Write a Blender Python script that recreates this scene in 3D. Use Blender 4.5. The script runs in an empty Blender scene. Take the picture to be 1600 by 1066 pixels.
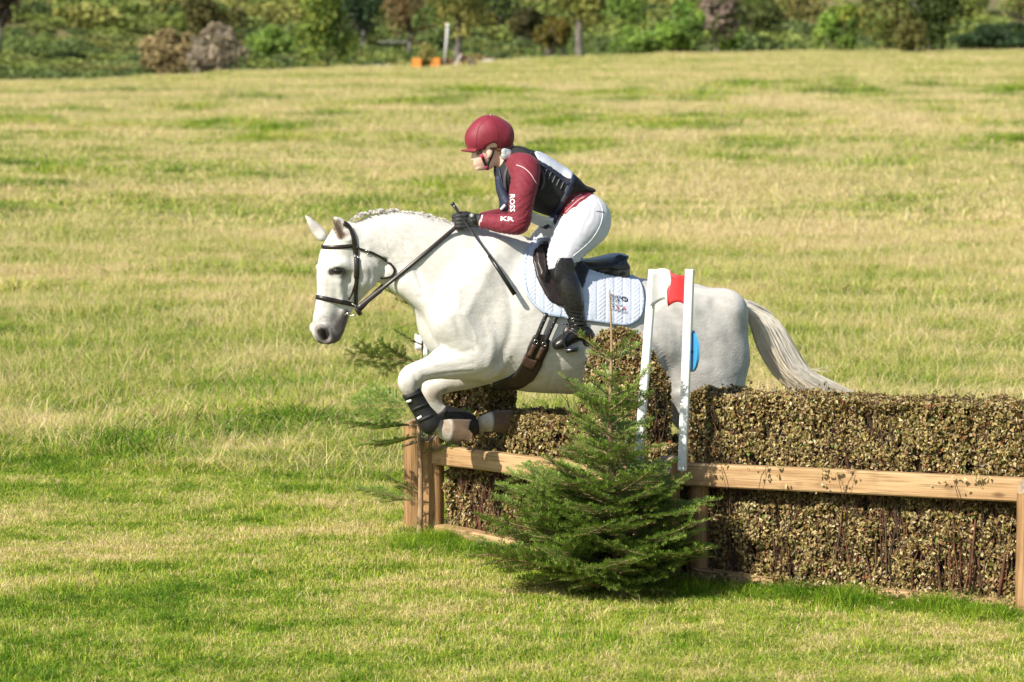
import bpy, math, random
import numpy as np
from mathutils import Vector, Matrix, noise
from mathutils.bvhtree import BVHTree
from mathutils.geometry import delaunay_2d_cdt

rnd = random.Random(11)
nr = np.random.default_rng(11)
scene = bpy.context.scene
COL = scene.collection

# ------------------------------------------------------------------ camera, sky, sun, exposure
FPX, CAM_H, HORIZON = 6400.0, 2.98, -40.0
PITCH = math.atan((533.0 - HORIZON) / FPX)
cam_d = bpy.data.cameras.new("camera")
cam = bpy.data.objects.new("camera", cam_d)
COL.objects.link(cam)
cam.location = (0, 0, CAM_H)
cam.rotation_euler = (math.pi / 2 - PITCH, 0, 0)
cam_d.sensor_width, cam_d.sensor_fit = 36.0, 'HORIZONTAL'
cam_d.lens = FPX / 1600 * 36
cam_d.clip_end = 3000
cam_d.dof.use_dof = True
cam_d.dof.focus_distance = 20.75
cam_d.dof.aperture_fstop = 5.2
scene.camera = cam

SUN_AZ, SUN_EL = math.radians(224), math.radians(40)     # azimuth clockwise from +Y (away from the camera)
sdir = Vector((math.sin(SUN_AZ) * math.cos(SUN_EL), math.cos(SUN_AZ) * math.cos(SUN_EL), math.sin(SUN_EL)))
sun_d = bpy.data.lights.new("sun", 'SUN')
sun_d.energy, sun_d.angle, sun_d.color = 4.6, math.radians(0.53), (1.0, 0.93, 0.81)
sun = bpy.data.objects.new("sun", sun_d)
COL.objects.link(sun)
sun.rotation_euler = (-sdir).to_track_quat('-Z', 'Y').to_euler()
world = bpy.data.worlds.new("World")
scene.world = world
world.use_nodes = True
wn = world.node_tree
bg = wn.nodes["Background"]
sky = wn.nodes.new("ShaderNodeTexSky")
sky.sky_type, sky.sun_disc = 'NISHITA', False
sky.sun_elevation, sky.sun_rotation = SUN_EL, SUN_AZ
wn.links.new(sky.outputs[0], bg.inputs[0])
bg.inputs[1].default_value = 0.085
scene.view_settings.view_transform = 'Standard'
scene.view_settings.look = 'None'
scene.view_settings.gamma = 1
scene.view_settings.use_curve_mapping = False
scene.view_settings.exposure = 0.68
scene.cycles.use_denoising = True
scene.cycles.max_bounces = 6
scene.cycles.transparent_max_bounces = 4

# ------------------------------------------------------------------ helpers: pixels and real depths to points
def W(px, py, Y):
    """the point at horizontal distance Y seen at the photograph's pixel (px, py)"""
    u, v = (px - 800.0) / FPX, -(py - 533.0) / FPX
    c, s = math.cos(PITCH), math.sin(PITCH)
    dy = c + v * s
    t = Y / dy
    return np.array((u * t, Y, CAM_H + (-s + v * c) * t))

HY0, HX0, HM = 21.15, 0.16, 0.30            # the horse's midline: Y = HY0 + HM (X - HX0)
HN = np.array((-HM, 1.0, 0.0)) / math.sqrt(1 + HM * HM)      # its sideways axis, away from the camera
def hp(px, py, lat=0.0):
    Y = HY0
    for _ in range(4):
        Y = HY0 + HM * ((px - 800) / FPX * Y - HX0) + lat * math.sqrt(1 + HM * HM)
    return W(px, py, Y)
PXM = 21.1 / FPX                            # metres per pixel at the horse

# ------------------------------------------------------------------ helpers: objects
WL = {}
def link(o, parent, loc):
    COL.objects.link(o)
    loc = Vector(loc)
    WL[o.name] = loc
    if parent is not None:
        o.parent = parent
        o.location = loc - WL[parent.name]
    else:
        o.location = loc
    return o
def tag(o, label=None, cat=None, group=None, kind=None):
    if label: o['label'] = label
    if cat: o['category'] = cat
    if group: o['group'] = group
    if kind: o['kind'] = kind
    return o
def thing(name, loc, label, cat, group=None):
    o = bpy.data.objects.new(name, None)
    o.empty_display_size = 0.1
    link(o, None, loc)
    return tag(o, label, cat, group)
def mk(name, V, F, mats, parent=None, smooth=True, cols=None, midx=None, loc=None, attr=None):
    """one mesh object from world-space vertices"""
    V = np.asarray(V, float).reshape(-1, 3)
    if loc is None:
        loc = (V.min(0) + V.max(0)) / 2
    loc = np.array(loc, float)
    me = bpy.data.meshes.new(name)
    if isinstance(F, np.ndarray) and F.ndim == 2:
        n, k = F.shape
        me.vertices.add(len(V)); me.vertices.foreach_set('co', (V - loc).astype(np.float32).ravel())
        me.loops.add(n * k); me.loops.foreach_set('vertex_index', F.astype(np.int32).ravel())
        me.polygons.add(n); me.polygons.foreach_set('loop_start', np.arange(0, n * k, k, dtype=np.int32))
        me.update(calc_edges=True)
    else:
        me.from_pydata((V - loc).tolist(), [], F)
        me.update()
    for m in (mats if isinstance(mats, (list, tuple)) else [mats]):
        me.materials.append(m)
    if midx is not None:
        me.polygons.foreach_set('material_index', np.asarray(midx, np.int32))
    me.polygons.foreach_set('use_smooth', np.full(len(me.polygons), smooth))
    if cols is not None:
        cols = np.asarray(cols, np.float32)
        if cols.shape[1] == 3:
            cols = np.hstack([cols, np.ones((len(cols), 1), np.float32)])
        a = me.color_attributes.new('col', 'FLOAT_COLOR', 'POINT')
        a.data.foreach_set('color', cols.ravel())
    me.validate()
    o = bpy.data.objects.new(name, me)
    return link(o, parent, loc)
def copy_obj(o, parent, loc):
    c = o.copy()
    return link(c, parent, loc)

class MB:
    """collects simple shapes for one mesh"""
    def __init__(s): s.v, s.f, s.c = [], [], []
    def add(s, v, f, c=None):
        b = len(s.v)
        s.v += [tuple(p) for p in v]
        s.f += [tuple(i + b for i in q) for q in f]
        if c is not None: s.c += [c] * len(v)
    def tube(s, pts, rad, n=6, cap=True, c=None, flat=None):
        pts = [np.array(p, float) for p in pts]
        if not hasattr(rad, '__len__'): rad = [rad] * len(pts)
        v, f = [], []
        up = None
        for i, p in enumerate(pts):
            t = pts[min(i + 1, len(pts) - 1)] - pts[max(i - 1, 0)]
            t = t / (np.linalg.norm(t) + 1e-9)
            if up is None:
                up = np.cross(t, (0.31, 0.2, 0.93)); 
                if np.linalg.norm(up) < .1: up = np.cross(t, (1, 0, 0))
            up = up - t * np.dot(up, t); up /= np.linalg.norm(up) + 1e-9
            sd = np.cross(t, up)
            for k in range(n):
                a = 2 * math.pi * k / n
                v.append(p + rad[i] * (math.cos(a) * up + math.sin(a) * sd))
        for i in range(len(pts) - 1):
            for k in range(n):
                k2 = (k + 1) % n
                f.append((i * n + k, i * n + k2, (i + 1) * n + k2, (i + 1) * n + k))
        if cap:
            f.append(tuple(range(n))[::-1]); f.append(tuple(range((len(pts) - 1) * n, len(pts) * n)))
        s.add(v, f, c)
    def build(s, name, mats, parent=None, smooth=True, loc=None):
        return mk(name, s.v, s.f, mats, parent, smooth, s.c if s.c else None, loc=loc)

def unit(a):
    a = np.asarray(a, float); return a / (np.linalg.norm(a) + 1e-12)

# ------------------------------------------------------------------ helpers: implicit surfaces
def catmull(P, sub):
    P = np.asarray(P, float)
    if len(P) < 3 or sub <= 1: return P
    Q = np.vstack([2 * P[0] - P[1], P, 2 * P[-1] - P[-2]])
    out = []
    for i in range(1, len(Q) - 2):
        p0, p1, p2, p3 = Q[i - 1], Q[i], Q[i + 1], Q[i + 2]
        for t in np.linspace(0, 1, sub, endpoint=False):
            out.append(.5 * (2 * p1 + (p2 - p0) * t + (2 * p0 - 5 * p1 + 4 * p2 - p3) * t * t + (3 * p1 - p0 - 3 * p2 + p3) * t ** 3))
    out.append(P[-1])
    return np.array(out)

class Field:
    """signed distance on a grid, grown from smooth unions of tapered, sideways-flattened chains"""
    def __init__(s, lo, hi, h):
        s.lo, s.h = np.array(lo, float), h
        s.n = np.ceil((np.array(hi) - s.lo) / h).astype(int) + 1
        s.f = np.full(s.n, 0.3, np.float32)
        s.ax = [s.lo[i] + h * np.arange(s.n[i]) for i in range(3)]
    def rng(s, lo, hi):
        a = np.clip(np.floor((np.array(lo) - s.lo) / s.h).astype(int), 0, s.n)
        b = np.clip(np.ceil((np.array(hi) - s.lo) / s.h).astype(int) + 1, 0, s.n)
        return a, b
    def chain(s, st, k=0.02, op='add', sub=4, grow=0.0):
        """st: (point, r, n, w) stations"""
        A = np.array([np.concatenate([p, [r + grow], n, [w]]) for p, r, n, w in st], float)
        if len(A) == 1: A = np.vstack([A, A + 1e-5])
        A = catmull(A, sub)
        A[:, 3] = np.maximum(A[:, 3], 0.0015)
        R = A[:, 3] * np.maximum(1, A[:, 7])
        pad = k + 3 * s.h + 0.01
        a, b = s.rng((A[:, :3] - R[:, None]).min(0) - pad, (A[:, :3] + R[:, None]).max(0) + pad)
        if (b <= a).any(): return
        tmp = np.full(b - a, 0.3, np.float32)
        for i in range(len(A) - 1):
            p, q = A[i], A[i + 1]
            r = max(R[i], R[i + 1]) + pad
            a2, b2 = s.rng(np.minimum(p[:3], q[:3]) - r, np.maximum(p[:3], q[:3]) + r)
            a2, b2 = np.maximum(a2, a), np.minimum(b2, b)
            if (b2 <= a2).any(): continue
            X = s.ax[0][a2[0]:b2[0]][:, None, None] - p[0]
            Y = s.ax[1][a2[1]:b2[1]][None, :, None] - p[1]
            Z = s.ax[2][a2[2]:b2[2]][None, None, :] - p[2]
            d = q[:3] - p[:3]
            dd = max(d @ d, 1e-12)
            t = np.clip((X * d[0] + Y * d[1] + Z * d[2]) / dd, 0, 1)
            n = unit(p[4:7] + q[4:7])
            cx, cy, cz = X - t * d[0], Y - t * d[1], Z - t * d[2]
            l = cx * n[0] + cy * n[1] + cz * n[2]
            w = p[7] + t * (q[7] - p[7])
            dist = np.sqrt(np.maximum(cx * cx + cy * cy + cz * cz - l * l + (l / w) ** 2, 0)) - (p[3] + t * (q[3] - p[3]))
            sl = tuple(slice(a2[j] - a[j], b2[j] - a[j]) for j in range(3))
            tmp[sl] = np.minimum(tmp[sl], dist)
        sl = tuple(slice(a[j], b[j]) for j in range(3))
        s.blend(sl, tmp, k, op)
    def blend(s, sl, d, k, op):
        f = s.f[sl]
        if op == 'sub':
            d = -d
            h = np.maximum(k - np.abs(f - d), 0) / max(k, 1e-6)
            s.f[sl] = np.maximum(f, d) + h * h * k * .25
        else:
            h = np.maximum(k - np.abs(f - d), 0) / max(k, 1e-6)
            s.f[sl] = np.minimum(f, d) - h * h * k * .25
    def cut(s, p, nrm, k=0.004):
        """remove everything on the side NRM points to"""
        n = unit(nrm)
        d = ((s.ax[0] - p[0]) * n[0])[:, None, None] + ((s.ax[1] - p[1]) * n[1])[None, :, None] + ((s.ax[2] - p[2]) * n[2])[None, None, :]
        h = np.maximum(k - np.abs(s.f - d), 0) / k
        s.f = (np.maximum(s.f, d) + h * h * k * .25).astype(np.float32)
    def mesh(s, smooth=2):
        f, n = s.f, s.n
        ins = f < 0
        m = n - 1
        cnt = np.zeros(m, np.int8)
        for dx in (0, 1):
            for dy in (0, 1):
                for dz in (0, 1):
                    cnt += ins[dx:m[0] + dx, dy:m[1] + dy, dz:m[2] + dz]
        I, J, K = np.nonzero((cnt > 0) & (cnt < 8))
        idx = np.full(m, -1, np.int32)
        idx[I, J, K] = np.arange(len(I))
        acc = np.zeros((len(I), 3)); num = np.zeros(len(I))
        C = [(x, y, z) for x in (0, 1) for y in (0, 1) for z in (0, 1)]
        for a in C:
            for b in C:
                if sum(abs(a[i] - b[i]) for i in range(3)) != 1 or a > b: continue
                fa, fb = f[I + a[0], J + a[1], K + a[2]], f[I + b[0], J + b[1], K + b[2]]
                mk_ = (fa < 0) != (fb < 0)
                t = np.where(mk_, fa / np.where(fa == fb, 1, fa - fb), 0)[:, None]
                acc += np.where(mk_[:, None], np.array(a) + t * (np.array(b) - np.array(a)), 0)
                num += mk_
        V = s.lo + s.h * (np.stack([I, J, K], 1) + acc / num[:, None])
        Q = []
        for ax in range(3):
            o = [(1, 2), (2, 0), (0, 1)][ax]
            e = [0, 0, 0]; e[ax] = 1
            s0 = ins[tuple(slice(0, n[j] - e[j]) for j in range(3))]
            s1 = ins[tuple(slice(e[j], n[j]) for j in range(3))]
            P = np.array(np.nonzero(s0 != s1)).T
            ok = np.ones(len(P), bool)
            for j in o: ok &= (P[:, j] > 0) & (P[:, j] < n[j] - 1)
            P = P[ok]
            flip = ~s0[P[:, 0], P[:, 1], P[:, 2]]
            u = np.zeros(3, int); u[o[0]] = 1
            v = np.zeros(3, int); v[o[1]] = 1
            c = [P - u - v, P - v, P, P - u]
            q = np.stack([idx[x[:, 0], x[:, 1], x[:, 2]] for x in c], 1)
            q[flip] = q[flip][:, ::-1]
            Q.append(q)
        Q = np.vstack(Q)
        Q = Q[(Q >= 0).all(1)]
        for _ in range(smooth):
            V = laplace(V, Q, .5)
        return V, Q
def laplace(V, Q, lam, fixed=None):
    k = Q.shape[1]
    S = np.zeros_like(V); c = np.zeros(len(V))
    for i in range(k):
        a, b = Q[:, i], Q[:, (i + 1) % k]
        for x, y in ((a, b), (b, a)):
            for d in range(3): S[:, d] += np.bincount(x, V[y, d], len(V))
            c += np.bincount(x, minlength=len(V))
    N = V + lam * (S / np.maximum(c, 1)[:, None] - V)
    if fixed is not None: N[fixed] = V[fixed]
    return N
def vnormals(V, Q):
    n = np.cross(V[Q[:, 2]] - V[Q[:, 0]], V[Q[:, -1]] - V[Q[:, 1]])
    N = np.zeros_like(V)
    for i in range(Q.shape[1]):
        for d in range(3): N[:, d] += np.bincount(Q[:, i], n[:, d], len(V))
    return N / (np.linalg.norm(N, axis=1)[:, None] + 1e-12)

# ------------------------------------------------------------------ materials
def mat(name, c1, c2=None, scale=20.0, rough=.6, bump=0.0, bscale=None, attr=False, metal=0.0, spec=.5, sheen=0.0, stretch=None, coat=0.0, detail=6, lo=.35, hi=.65, trans=0.0):
    m = bpy.data.materials.new(name)
    m.use_nodes = True
    nt = m.node_tree; L = nt.links
    b = nt.nodes["Principled BSDF"]
    b.inputs['Roughness'].default_value = rough
    b.inputs['Metallic'].default_value = metal
    b.inputs['Specular IOR Level'].default_value = spec
    b.inputs['Sheen Weight'].default_value = sheen
    b.inputs['Coat Weight'].default_value = coat
    tc = nt.nodes.new('ShaderNodeTexCoord')
    vec = tc.outputs['Object']
    if stretch:
        mp = nt.nodes.new('ShaderNodeMapping'); mp.inputs['Scale'].default_value = stretch
        L.new(vec, mp.inputs[0]); vec = mp.outputs[0]
    nz = nt.nodes.new('ShaderNodeTexNoise'); nz.inputs['Scale'].default_value = scale; nz.inputs['Detail'].default_value = detail
    L.new(vec, nz.inputs['Vector'])
    rm = nt.nodes.new('ShaderNodeMapRange'); rm.inputs[1].default_value = lo; rm.inputs[2].default_value = hi
    L.new(nz.outputs[0], rm.inputs[0])
    mx = nt.nodes.new('ShaderNodeMix'); mx.data_type = 'RGBA'
    c2 = c2 or c1
    mx.inputs[6].default_value = (*c1, 1); mx.inputs[7].default_value = (*c2, 1)
    L.new(rm.outputs[0], mx.inputs[0])
    out = mx.outputs[2]
    if attr:
        at = nt.nodes.new('ShaderNodeAttribute'); at.attribute_name = 'col'
        mu = nt.nodes.new('ShaderNodeMix'); mu.data_type = 'RGBA'; mu.blend_type = 'MULTIPLY'; mu.inputs[0].default_value = 1
        L.new(out, mu.inputs[6]); L.new(at.outputs[0], mu.inputs[7]); out = mu.outputs[2]
    L.new(out, b.inputs['Base Color'])
    if bump:
        nb = nt.nodes.new('ShaderNodeTexNoise'); nb.inputs['Scale'].default_value = bscale or scale * 3; nb.inputs['Detail'].default_value = 4
        L.new(vec, nb.inputs['Vector'])
        bp = nt.nodes.new('ShaderNodeBump'); bp.inputs['Strength'].default_value = 1; bp.inputs['Distance'].default_value = bump
        L.new(nb.outputs[0], bp.inputs['Height']); L.new(bp.outputs[0], b.inputs['Normal'])
    if trans:
        tl = nt.nodes.new('ShaderNodeBsdfTranslucent'); L.new(out, tl.inputs[0])
        ms = nt.nodes.new('ShaderNodeMixShader'); ms.inputs[0].default_value = trans
        L.new(b.outputs[0], ms.inputs[1]); L.new(tl.outputs[0], ms.inputs[2])
        L.new(ms.outputs[0], nt.nodes['Material Output'].inputs[0])
    return m

def wood(name, dark, light, knots=2.2, grain=1.0):
    """planed or peeled softwood: the grain runs along the object's own X"""
    m = bpy.data.materials.new(name); m.use_nodes = True
    nt = m.node_tree; L = nt.links; N = nt.nodes; b = N["Principled BSDF"]; b.inputs['Roughness'].default_value = .72; b.inputs['Specular IOR Level'].default_value = .3
    tc = N.new('ShaderNodeTexCoord')
    def tex(sc, scale, detail=5):
        mp = N.new('ShaderNodeMapping'); mp.inputs['Scale'].default_value = sc; L.new(tc.outputs['Object'], mp.inputs[0])
        t = N.new('ShaderNodeTexNoise'); t.inputs['Scale'].default_value = scale; t.inputs['Detail'].default_value = detail; L.new(mp.outputs[0], t.inputs['Vector']); return t.outputs[0]
    def ramp(v, a, b_, lo=0.0, hi=1.0):
        r = N.new('ShaderNodeMapRange'); r.inputs[1].default_value = a; r.inputs[2].default_value = b_; r.inputs[3].default_value = lo; r.inputs[4].default_value = hi; L.new(v, r.inputs[0]); return r.outputs[0]
    def mix(f, c1, c2, mode='MIX'):
        x = N.new('ShaderNodeMix'); x.data_type = 'RGBA'; x.blend_type = mode
        for i, v in ((0, f), (6, c1), (7, c2)):
            if isinstance(v, (int, float)): x.inputs[i].default_value = v
            elif isinstance(v, tuple): x.inputs[i].default_value = (*v, 1)
            else: L.new(v, x.inputs[i])
        return x.outputs[2]
    broad, fine, blot = tex((.6, 9, 9), 3), tex((.9, 42, 42), 4, 4), tex((1, 1, 1), 5, 5)
    col = mix(ramp(broad, .35, .65), dark, light)
    col = mix(ramp(fine, .52, .68, 0, .55 * grain), col, tuple(x * .45 for x in dark))
    col = mix(ramp(blot, .56, .74, 0, .5), col, tuple(x * .5 for x in dark))
    mp = N.new('ShaderNodeMapping'); mp.inputs['Scale'].default_value = (.45, 1, 1); L.new(tc.outputs['Object'], mp.inputs[0])
    vo = N.new('ShaderNodeTexVoronoi'); vo.inputs['Scale'].default_value = knots * 3; L.new(mp.outputs[0], vo.inputs['Vector'])
    col = mix(ramp(vo.outputs['Distance'], .05, .13, .8, 0), col, (dark[0] * .35, dark[1] * .28, dark[2] * .25))
    L.new(col, b.inputs['Base Color'])
    bp = N.new('ShaderNodeBump'); bp.inputs['Strength'].default_value = 1; bp.inputs['Distance'].default_value = .0025; L.new(fine, bp.inputs['Height']); L.new(bp.outputs[0], b.inputs['Normal'])
    return m
# ------------------------------------------------------------------ the field and the hillside
def edge_y(px):                                       # height in the photograph of the field's far edge
    return float(np.interp(px, [-900, 0, 250, 400, 650, 850, 1000, 1300, 1600, 2500], [165, 130, 124, 113, 105, 95, 88, 81, 80, 76]))
def field_z(x, y):
    """height of the ground"""
    if y < 55: return 0.0
    px = 800 + FPX * x / y
    De = float(np.interp(px, [0, 1600], [150, 200]))
    ze = CAM_H - (edge_y(px) - HORIZON) * De / FPX
    if y <= De:
        t = (y - 55) / (De - 55)
        return ze * t * t
    t = y - De
    return ze - 2.6 * min(t / 16, 1) ** 1.5 + max(0, t - 14) * 0.052 + max(0, t - 70) * .10
xs = np.concatenate([np.linspace(-1500, -80, 24), np.linspace(-72, 72, 49), np.linspace(80, 1500, 24)])
ys = np.concatenate([np.linspace(-200, 10, 8), np.linspace(14, 60, 24), np.linspace(64, 240, 60), np.linspace(250, 2000, 36)])
V, Fc = [], []
for j, y in enumerate(ys):
    for i, x in enumerate(xs):
        z = field_z(x, y)
        if y > 240: z += 1.2 * noise.noise((x * .03, y * .03, 0)) * min(1, (y - 240) / 60)
        z = min(z, 160)
        V.append((x, y, z))
nx = len(xs)
for j in range(len(ys) - 1):
    for i in range(nx - 1):
        Fc.append((j * nx + i, j * nx + i + 1, (j + 1) * nx + i + 1, (j + 1) * nx + i))

def grass_material(name, blade):
    m = bpy.data.materials.new(name); m.use_nodes = True
    nt = m.node_tree; L = nt.links; N = nt.nodes
    b = N["Principled BSDF"]; b.inputs['Roughness'].default_value = .55; b.inputs['Specular IOR Level'].default_value = .12
    geo = N.new('ShaderNodeNewGeometry')
    def nz(scale, detail, sx=1, off=0.0):
        mp = N.new('ShaderNodeMapping'); mp.inputs['Scale'].default_value = (sx, 1, 1); mp.inputs['Location'].default_value = (off, off * .7, 0)
        L.new(geo.outputs['Position'], mp.inputs[0])
        t = N.new('ShaderNodeTexNoise'); t.inputs['Scale'].default_value = scale; t.inputs['Detail'].default_value = detail; t.inputs['Roughness'].default_value = .6
        L.new(mp.outputs[0], t.inputs['Vector']); return t.outputs[0]
    def mth(op, a, b_, clamp=False):
        n = N.new('ShaderNodeMath'); n.operation = op; n.use_clamp = clamp
        for i, x in enumerate((a, b_)):
            if isinstance(x, (int, float)): n.inputs[i].default_value = x
            else: L.new(x, n.inputs[i])
        return n.outputs[0]
    big, med, sm = nz(.17, 3, .5), nz(1.15, 4, .55, 3.1), nz(5.0, 3, .8, 9.0)
    sep = N.new('ShaderNodeSeparateXYZ'); L.new(geo.outputs['Position'], sep.inputs[0])
    far = N.new('ShaderNodeMapRange'); L.new(sep.outputs[1], far.inputs[0])
    far.inputs[1].default_value = 19; far.inputs[2].default_value = 42; far.inputs[3].default_value = -.015; far.inputs[4].default_value = .05
    s = mth('ADD', mth('MULTIPLY', big, 1.0), mth('MULTIPLY', med, 1.25))
    s = mth('ADD', s, mth('MULTIPLY', sm, .55))
    s = mth('ADD', s, far.outputs[0])
    if blade:
        at = N.new('ShaderNodeAttribute'); at.attribute_name = 'col'
        sc = N.new('ShaderNodeSeparateColor'); L.new(at.outputs[0], sc.inputs[0])
        s = mth('ADD', s, mth('MULTIPLY', mth('SUBTRACT', sc.outputs[0], .42), .75))
    rp = N.new('ShaderNodeValToRGB'); L.new(mth('ADD', mth('MULTIPLY', mth('SUBTRACT', s, 1.40), .86), .592), rp.inputs[0])
    e = rp.color_ramp.elements
    e[0].position, e[0].color = .36, (.065, .155, .010, 1)
    e[1].position, e[1].color = .95, (.72, .58, .33, 1)
    for p, c in ((.49, (.165, .30, .018)), (.60, (.315, .425, .034)), (.70, (.47, .475, .080)), (.80, (.62, .525, .215))):
        x = e.new(p); x.color = (*c, 1)
    col = rp.outputs[0]
    soil = nz(1.7, 5, .6, 17.0)
    sr = N.new('ShaderNodeMapRange'); sr.inputs[1].default_value = .69; sr.inputs[2].default_value = .76; sr.inputs[4].default_value = .75; L.new(soil, sr.inputs[0])
    sx = N.new('ShaderNodeMix'); sx.data_type = 'RGBA'; L.new(sr.outputs[0], sx.inputs[0]); L.new(col, sx.inputs[6]); sx.inputs[7].default_value = (.17, .105, .045, 1); col = sx.outputs[2]
    if blade:
        hv = N.new('ShaderNodeMix'); hv.data_type = 'RGBA'; hv.blend_type = 'MULTIPLY'; hv.inputs[0].default_value = 1
        v = mth('ADD', mth('MULTIPLY', sc.outputs[1], .6), .70)
        cc = N.new('ShaderNodeCombineColor'); [L.new(v, cc.inputs[i]) for i in range(3)]
        L.new(col, hv.inputs[6]); L.new(cc.outputs[0], hv.inputs[7]); col = hv.outputs[2]
        tl = N.new('ShaderNodeBsdfTranslucent'); L.new(col, tl.inputs[0])
        ms = N.new('ShaderNodeMixShader'); ms.inputs[0].default_value = .28
        L.new(b.outputs[0], ms.inputs[1]); L.new(tl.outputs[0], ms.inputs[2]); L.new(ms.outputs[0], N['Material Output'].inputs[0])
    else:
        dk = N.new('ShaderNodeMix'); dk.data_type = 'RGBA'; dk.blend_type = 'MULTIPLY'; dk.inputs[0].default_value = 1
        dk.inputs[7].default_value = (.62, .6, .55, 1); L.new(col, dk.inputs[6]); col = dk.outputs[2]
        bp = N.new('ShaderNodeBump'); bp.inputs['Strength'].default_value = .8; bp.inputs['Distance'].default_value = .08
        L.new(nz(6, 5), bp.inputs['Height']); L.new(bp.outputs[0], b.inputs['Normal'])
    L.new(col, b.inputs['Base Color'])
    return m
GRASS = grass_material('grass_blades', True)
TURF = grass_material('turf', False)
HILL = mat('hill_turf', (.07, .075, .022), (.20, .17, .06), scale=.12, rough=.9, bump=.3, bscale=1.5)
mi = [0 if ys[k // (nx - 1)] < 216 else 1 for k in range(len(Fc))]
g = mk('grass_field', V, Fc, [TURF, HILL], midx=mi, loc=(0, 0, 0))
tag(g, kind='structure')

def instancer(name, protos, pos, rot, scl, idx, mat_list=None):
    """one object of uncountable ground cover: prototype meshes instanced on points by geometry nodes"""
    pc = bpy.data.collections.new(name + '_kinds')
    for p in protos: pc.objects.link(p)
    me = bpy.data.meshes.new(name)
    pos = np.asarray(pos, np.float32)
    me.vertices.add(len(pos)); me.vertices.foreach_set('co', pos.ravel())
    a = me.attributes.new('rot', 'FLOAT_VECTOR', 'POINT'); a.data.foreach_set('vector', np.asarray(rot, np.float32).ravel())
    a = me.attributes.new('scl', 'FLOAT_VECTOR', 'POINT'); a.data.foreach_set('vector', np.asarray(scl, np.float32).ravel())
    a = me.attributes.new('kind_index', 'INT', 'POINT'); a.data.foreach_set('value', np.asarray(idx, np.int32))
    o = bpy.data.objects.new(name, me); link(o, None, (0, 0, 0))
    ng = bpy.data.node_groups.new(name + '_spread', 'GeometryNodeTree')
    ng.interface.new_socket('Geometry', in_out='INPUT', socket_type='NodeSocketGeometry')
    ng.interface.new_socket('Geometry', in_out='OUTPUT', socket_type='NodeSocketGeometry')
    N, L = ng.nodes, ng.links
    gi, go = N.new('NodeGroupInput'), N.new('NodeGroupOutput')
    ip = N.new('GeometryNodeInstanceOnPoints'); ci = N.new('GeometryNodeCollectionInfo')
    ci.inputs['Collection'].default_value = pc; ci.inputs['Separate Children'].default_value = True; ci.inputs['Reset Children'].default_value = True
    def at(nm, t):
        n = N.new('GeometryNodeInputNamedAttribute'); n.data_type = t; n.inputs[0].default_value = nm; return n.outputs[0]
    L.new(gi.outputs[0], ip.inputs['Points']); L.new(ci.outputs[0], ip.inputs['Instance'])
    ip.inputs['Pick Instance'].default_value = True
    L.new(at('kind_index', 'INT'), ip.inputs['Instance Index'])
    e2r = N.new('FunctionNodeEulerToRotation'); L.new(at('rot', 'FLOAT_VECTOR'), e2r.inputs[0])
    L.new(e2r.outputs[0], ip.inputs['Rotation']); L.new(at('scl', 'FLOAT_VECTOR'), ip.inputs['Scale'])
    L.new(ip.outputs[0], go.inputs[0])
    md = o.modifiers.new('spread', 'NODES'); md.node_group = ng
    return o

def blade_patch(name, size, n_tuft, per, hgt, wid, spread, lean, seed, stalk=.04):
    """a square of turf: tufts of bent blades"""
    r = np.random.default_rng(seed)
    nb = n_tuft * per
    tx = np.repeat(r.uniform(-size / 2, size / 2, (n_tuft, 2)), per, 0)
    th = np.repeat(r.uniform(.6, 1.25, n_tuft), per)
    tl = np.repeat(r.normal(0, lean * .6, (n_tuft, 2)), per, 0)
    tr = np.repeat(r.uniform(0, 1, n_tuft), per)
    base = tx + r.normal(0, spread, (nb, 2))
    h = hgt * th * r.uniform(.45, 1.15, nb)
    st = r.random(nb) < stalk
    h[st] *= 1.7
    ln = (tl + r.normal(0, lean, (nb, 2))) * h[:, None]
    w = wid * r.uniform(.6, 1.3, nb); w[st] *= .7
    az = r.uniform(0, math.pi, nb)
    sx = np.stack([np.cos(az), np.sin(az)], 1) * w[:, None] / 2
    b3 = np.column_stack([base, np.full(nb, -.01)])
    m3 = np.column_stack([base + ln * .35, h * .6])
    t3 = np.column_stack([base + ln, h * (1 - .25 * np.minimum(1, (ln ** 2).sum(1) / h ** 2))])
    s3 = np.column_stack([sx, np.zeros(nb)])
    V = np.stack([b3 - s3, b3 + s3, m3 + s3 * .8, m3 - s3 * .8, t3], 1).reshape(-1, 3)
    i = np.arange(nb)[:, None] * 5
    F = np.vstack([i + [0, 1, 2], i + [0, 2, 3], i + [3, 2, 4]])
    c = np.clip(tr * .55 + r.uniform(0, .45, nb) + st * .5, 0, 1)
    C = np.column_stack([c, r.uniform(0, 1, nb), np.zeros(nb)]).repeat(5, 0)
    o = mk(name, V, F, GRASS, cols=C, loc=(0, 0, 0), smooth=False)
    COL.objects.unlink(o)
    return o
short = [blade_patch('short_turf', 1.0, 480, 18, .034, .0036, .03, .75, 100 + i, .012) for i in range(5)]
longg = [blade_patch('long_turf', 1.0, 260, 22, .10, .0045, .035, .7, 200 + i, .05) for i in range(5)]
farg = [blade_patch('far_turf', 3.2, 620, 14, .11, .014, .09, .8, 300 + i, .07) for i in range(5)]
def tussock(name, rad, nb, hgt, seed):
    o = blade_patch(name, rad * 1.1, max(6, nb // 14), 14, hgt, .0048, rad * .22, .55, seed, 0)
    for d in o.data.color_attributes['col'].data: d.color = (d.color[0] * .55, d.color[1], 0, 1)
    return o
def stalks(name, seed):
    return blade_patch(name, .9, 40, 4, .095, .0036, .05, 1.0, seed, 1.0)
tuss = [tussock('tussock', .30, 420, .17, 400 + i) for i in range(4)]
stk = [stalks('bent_stalks', 500 + i) for i in range(4)]
protos = sorted(short + longg + farg + tuss + stk, key=lambda o: o.name)
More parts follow.
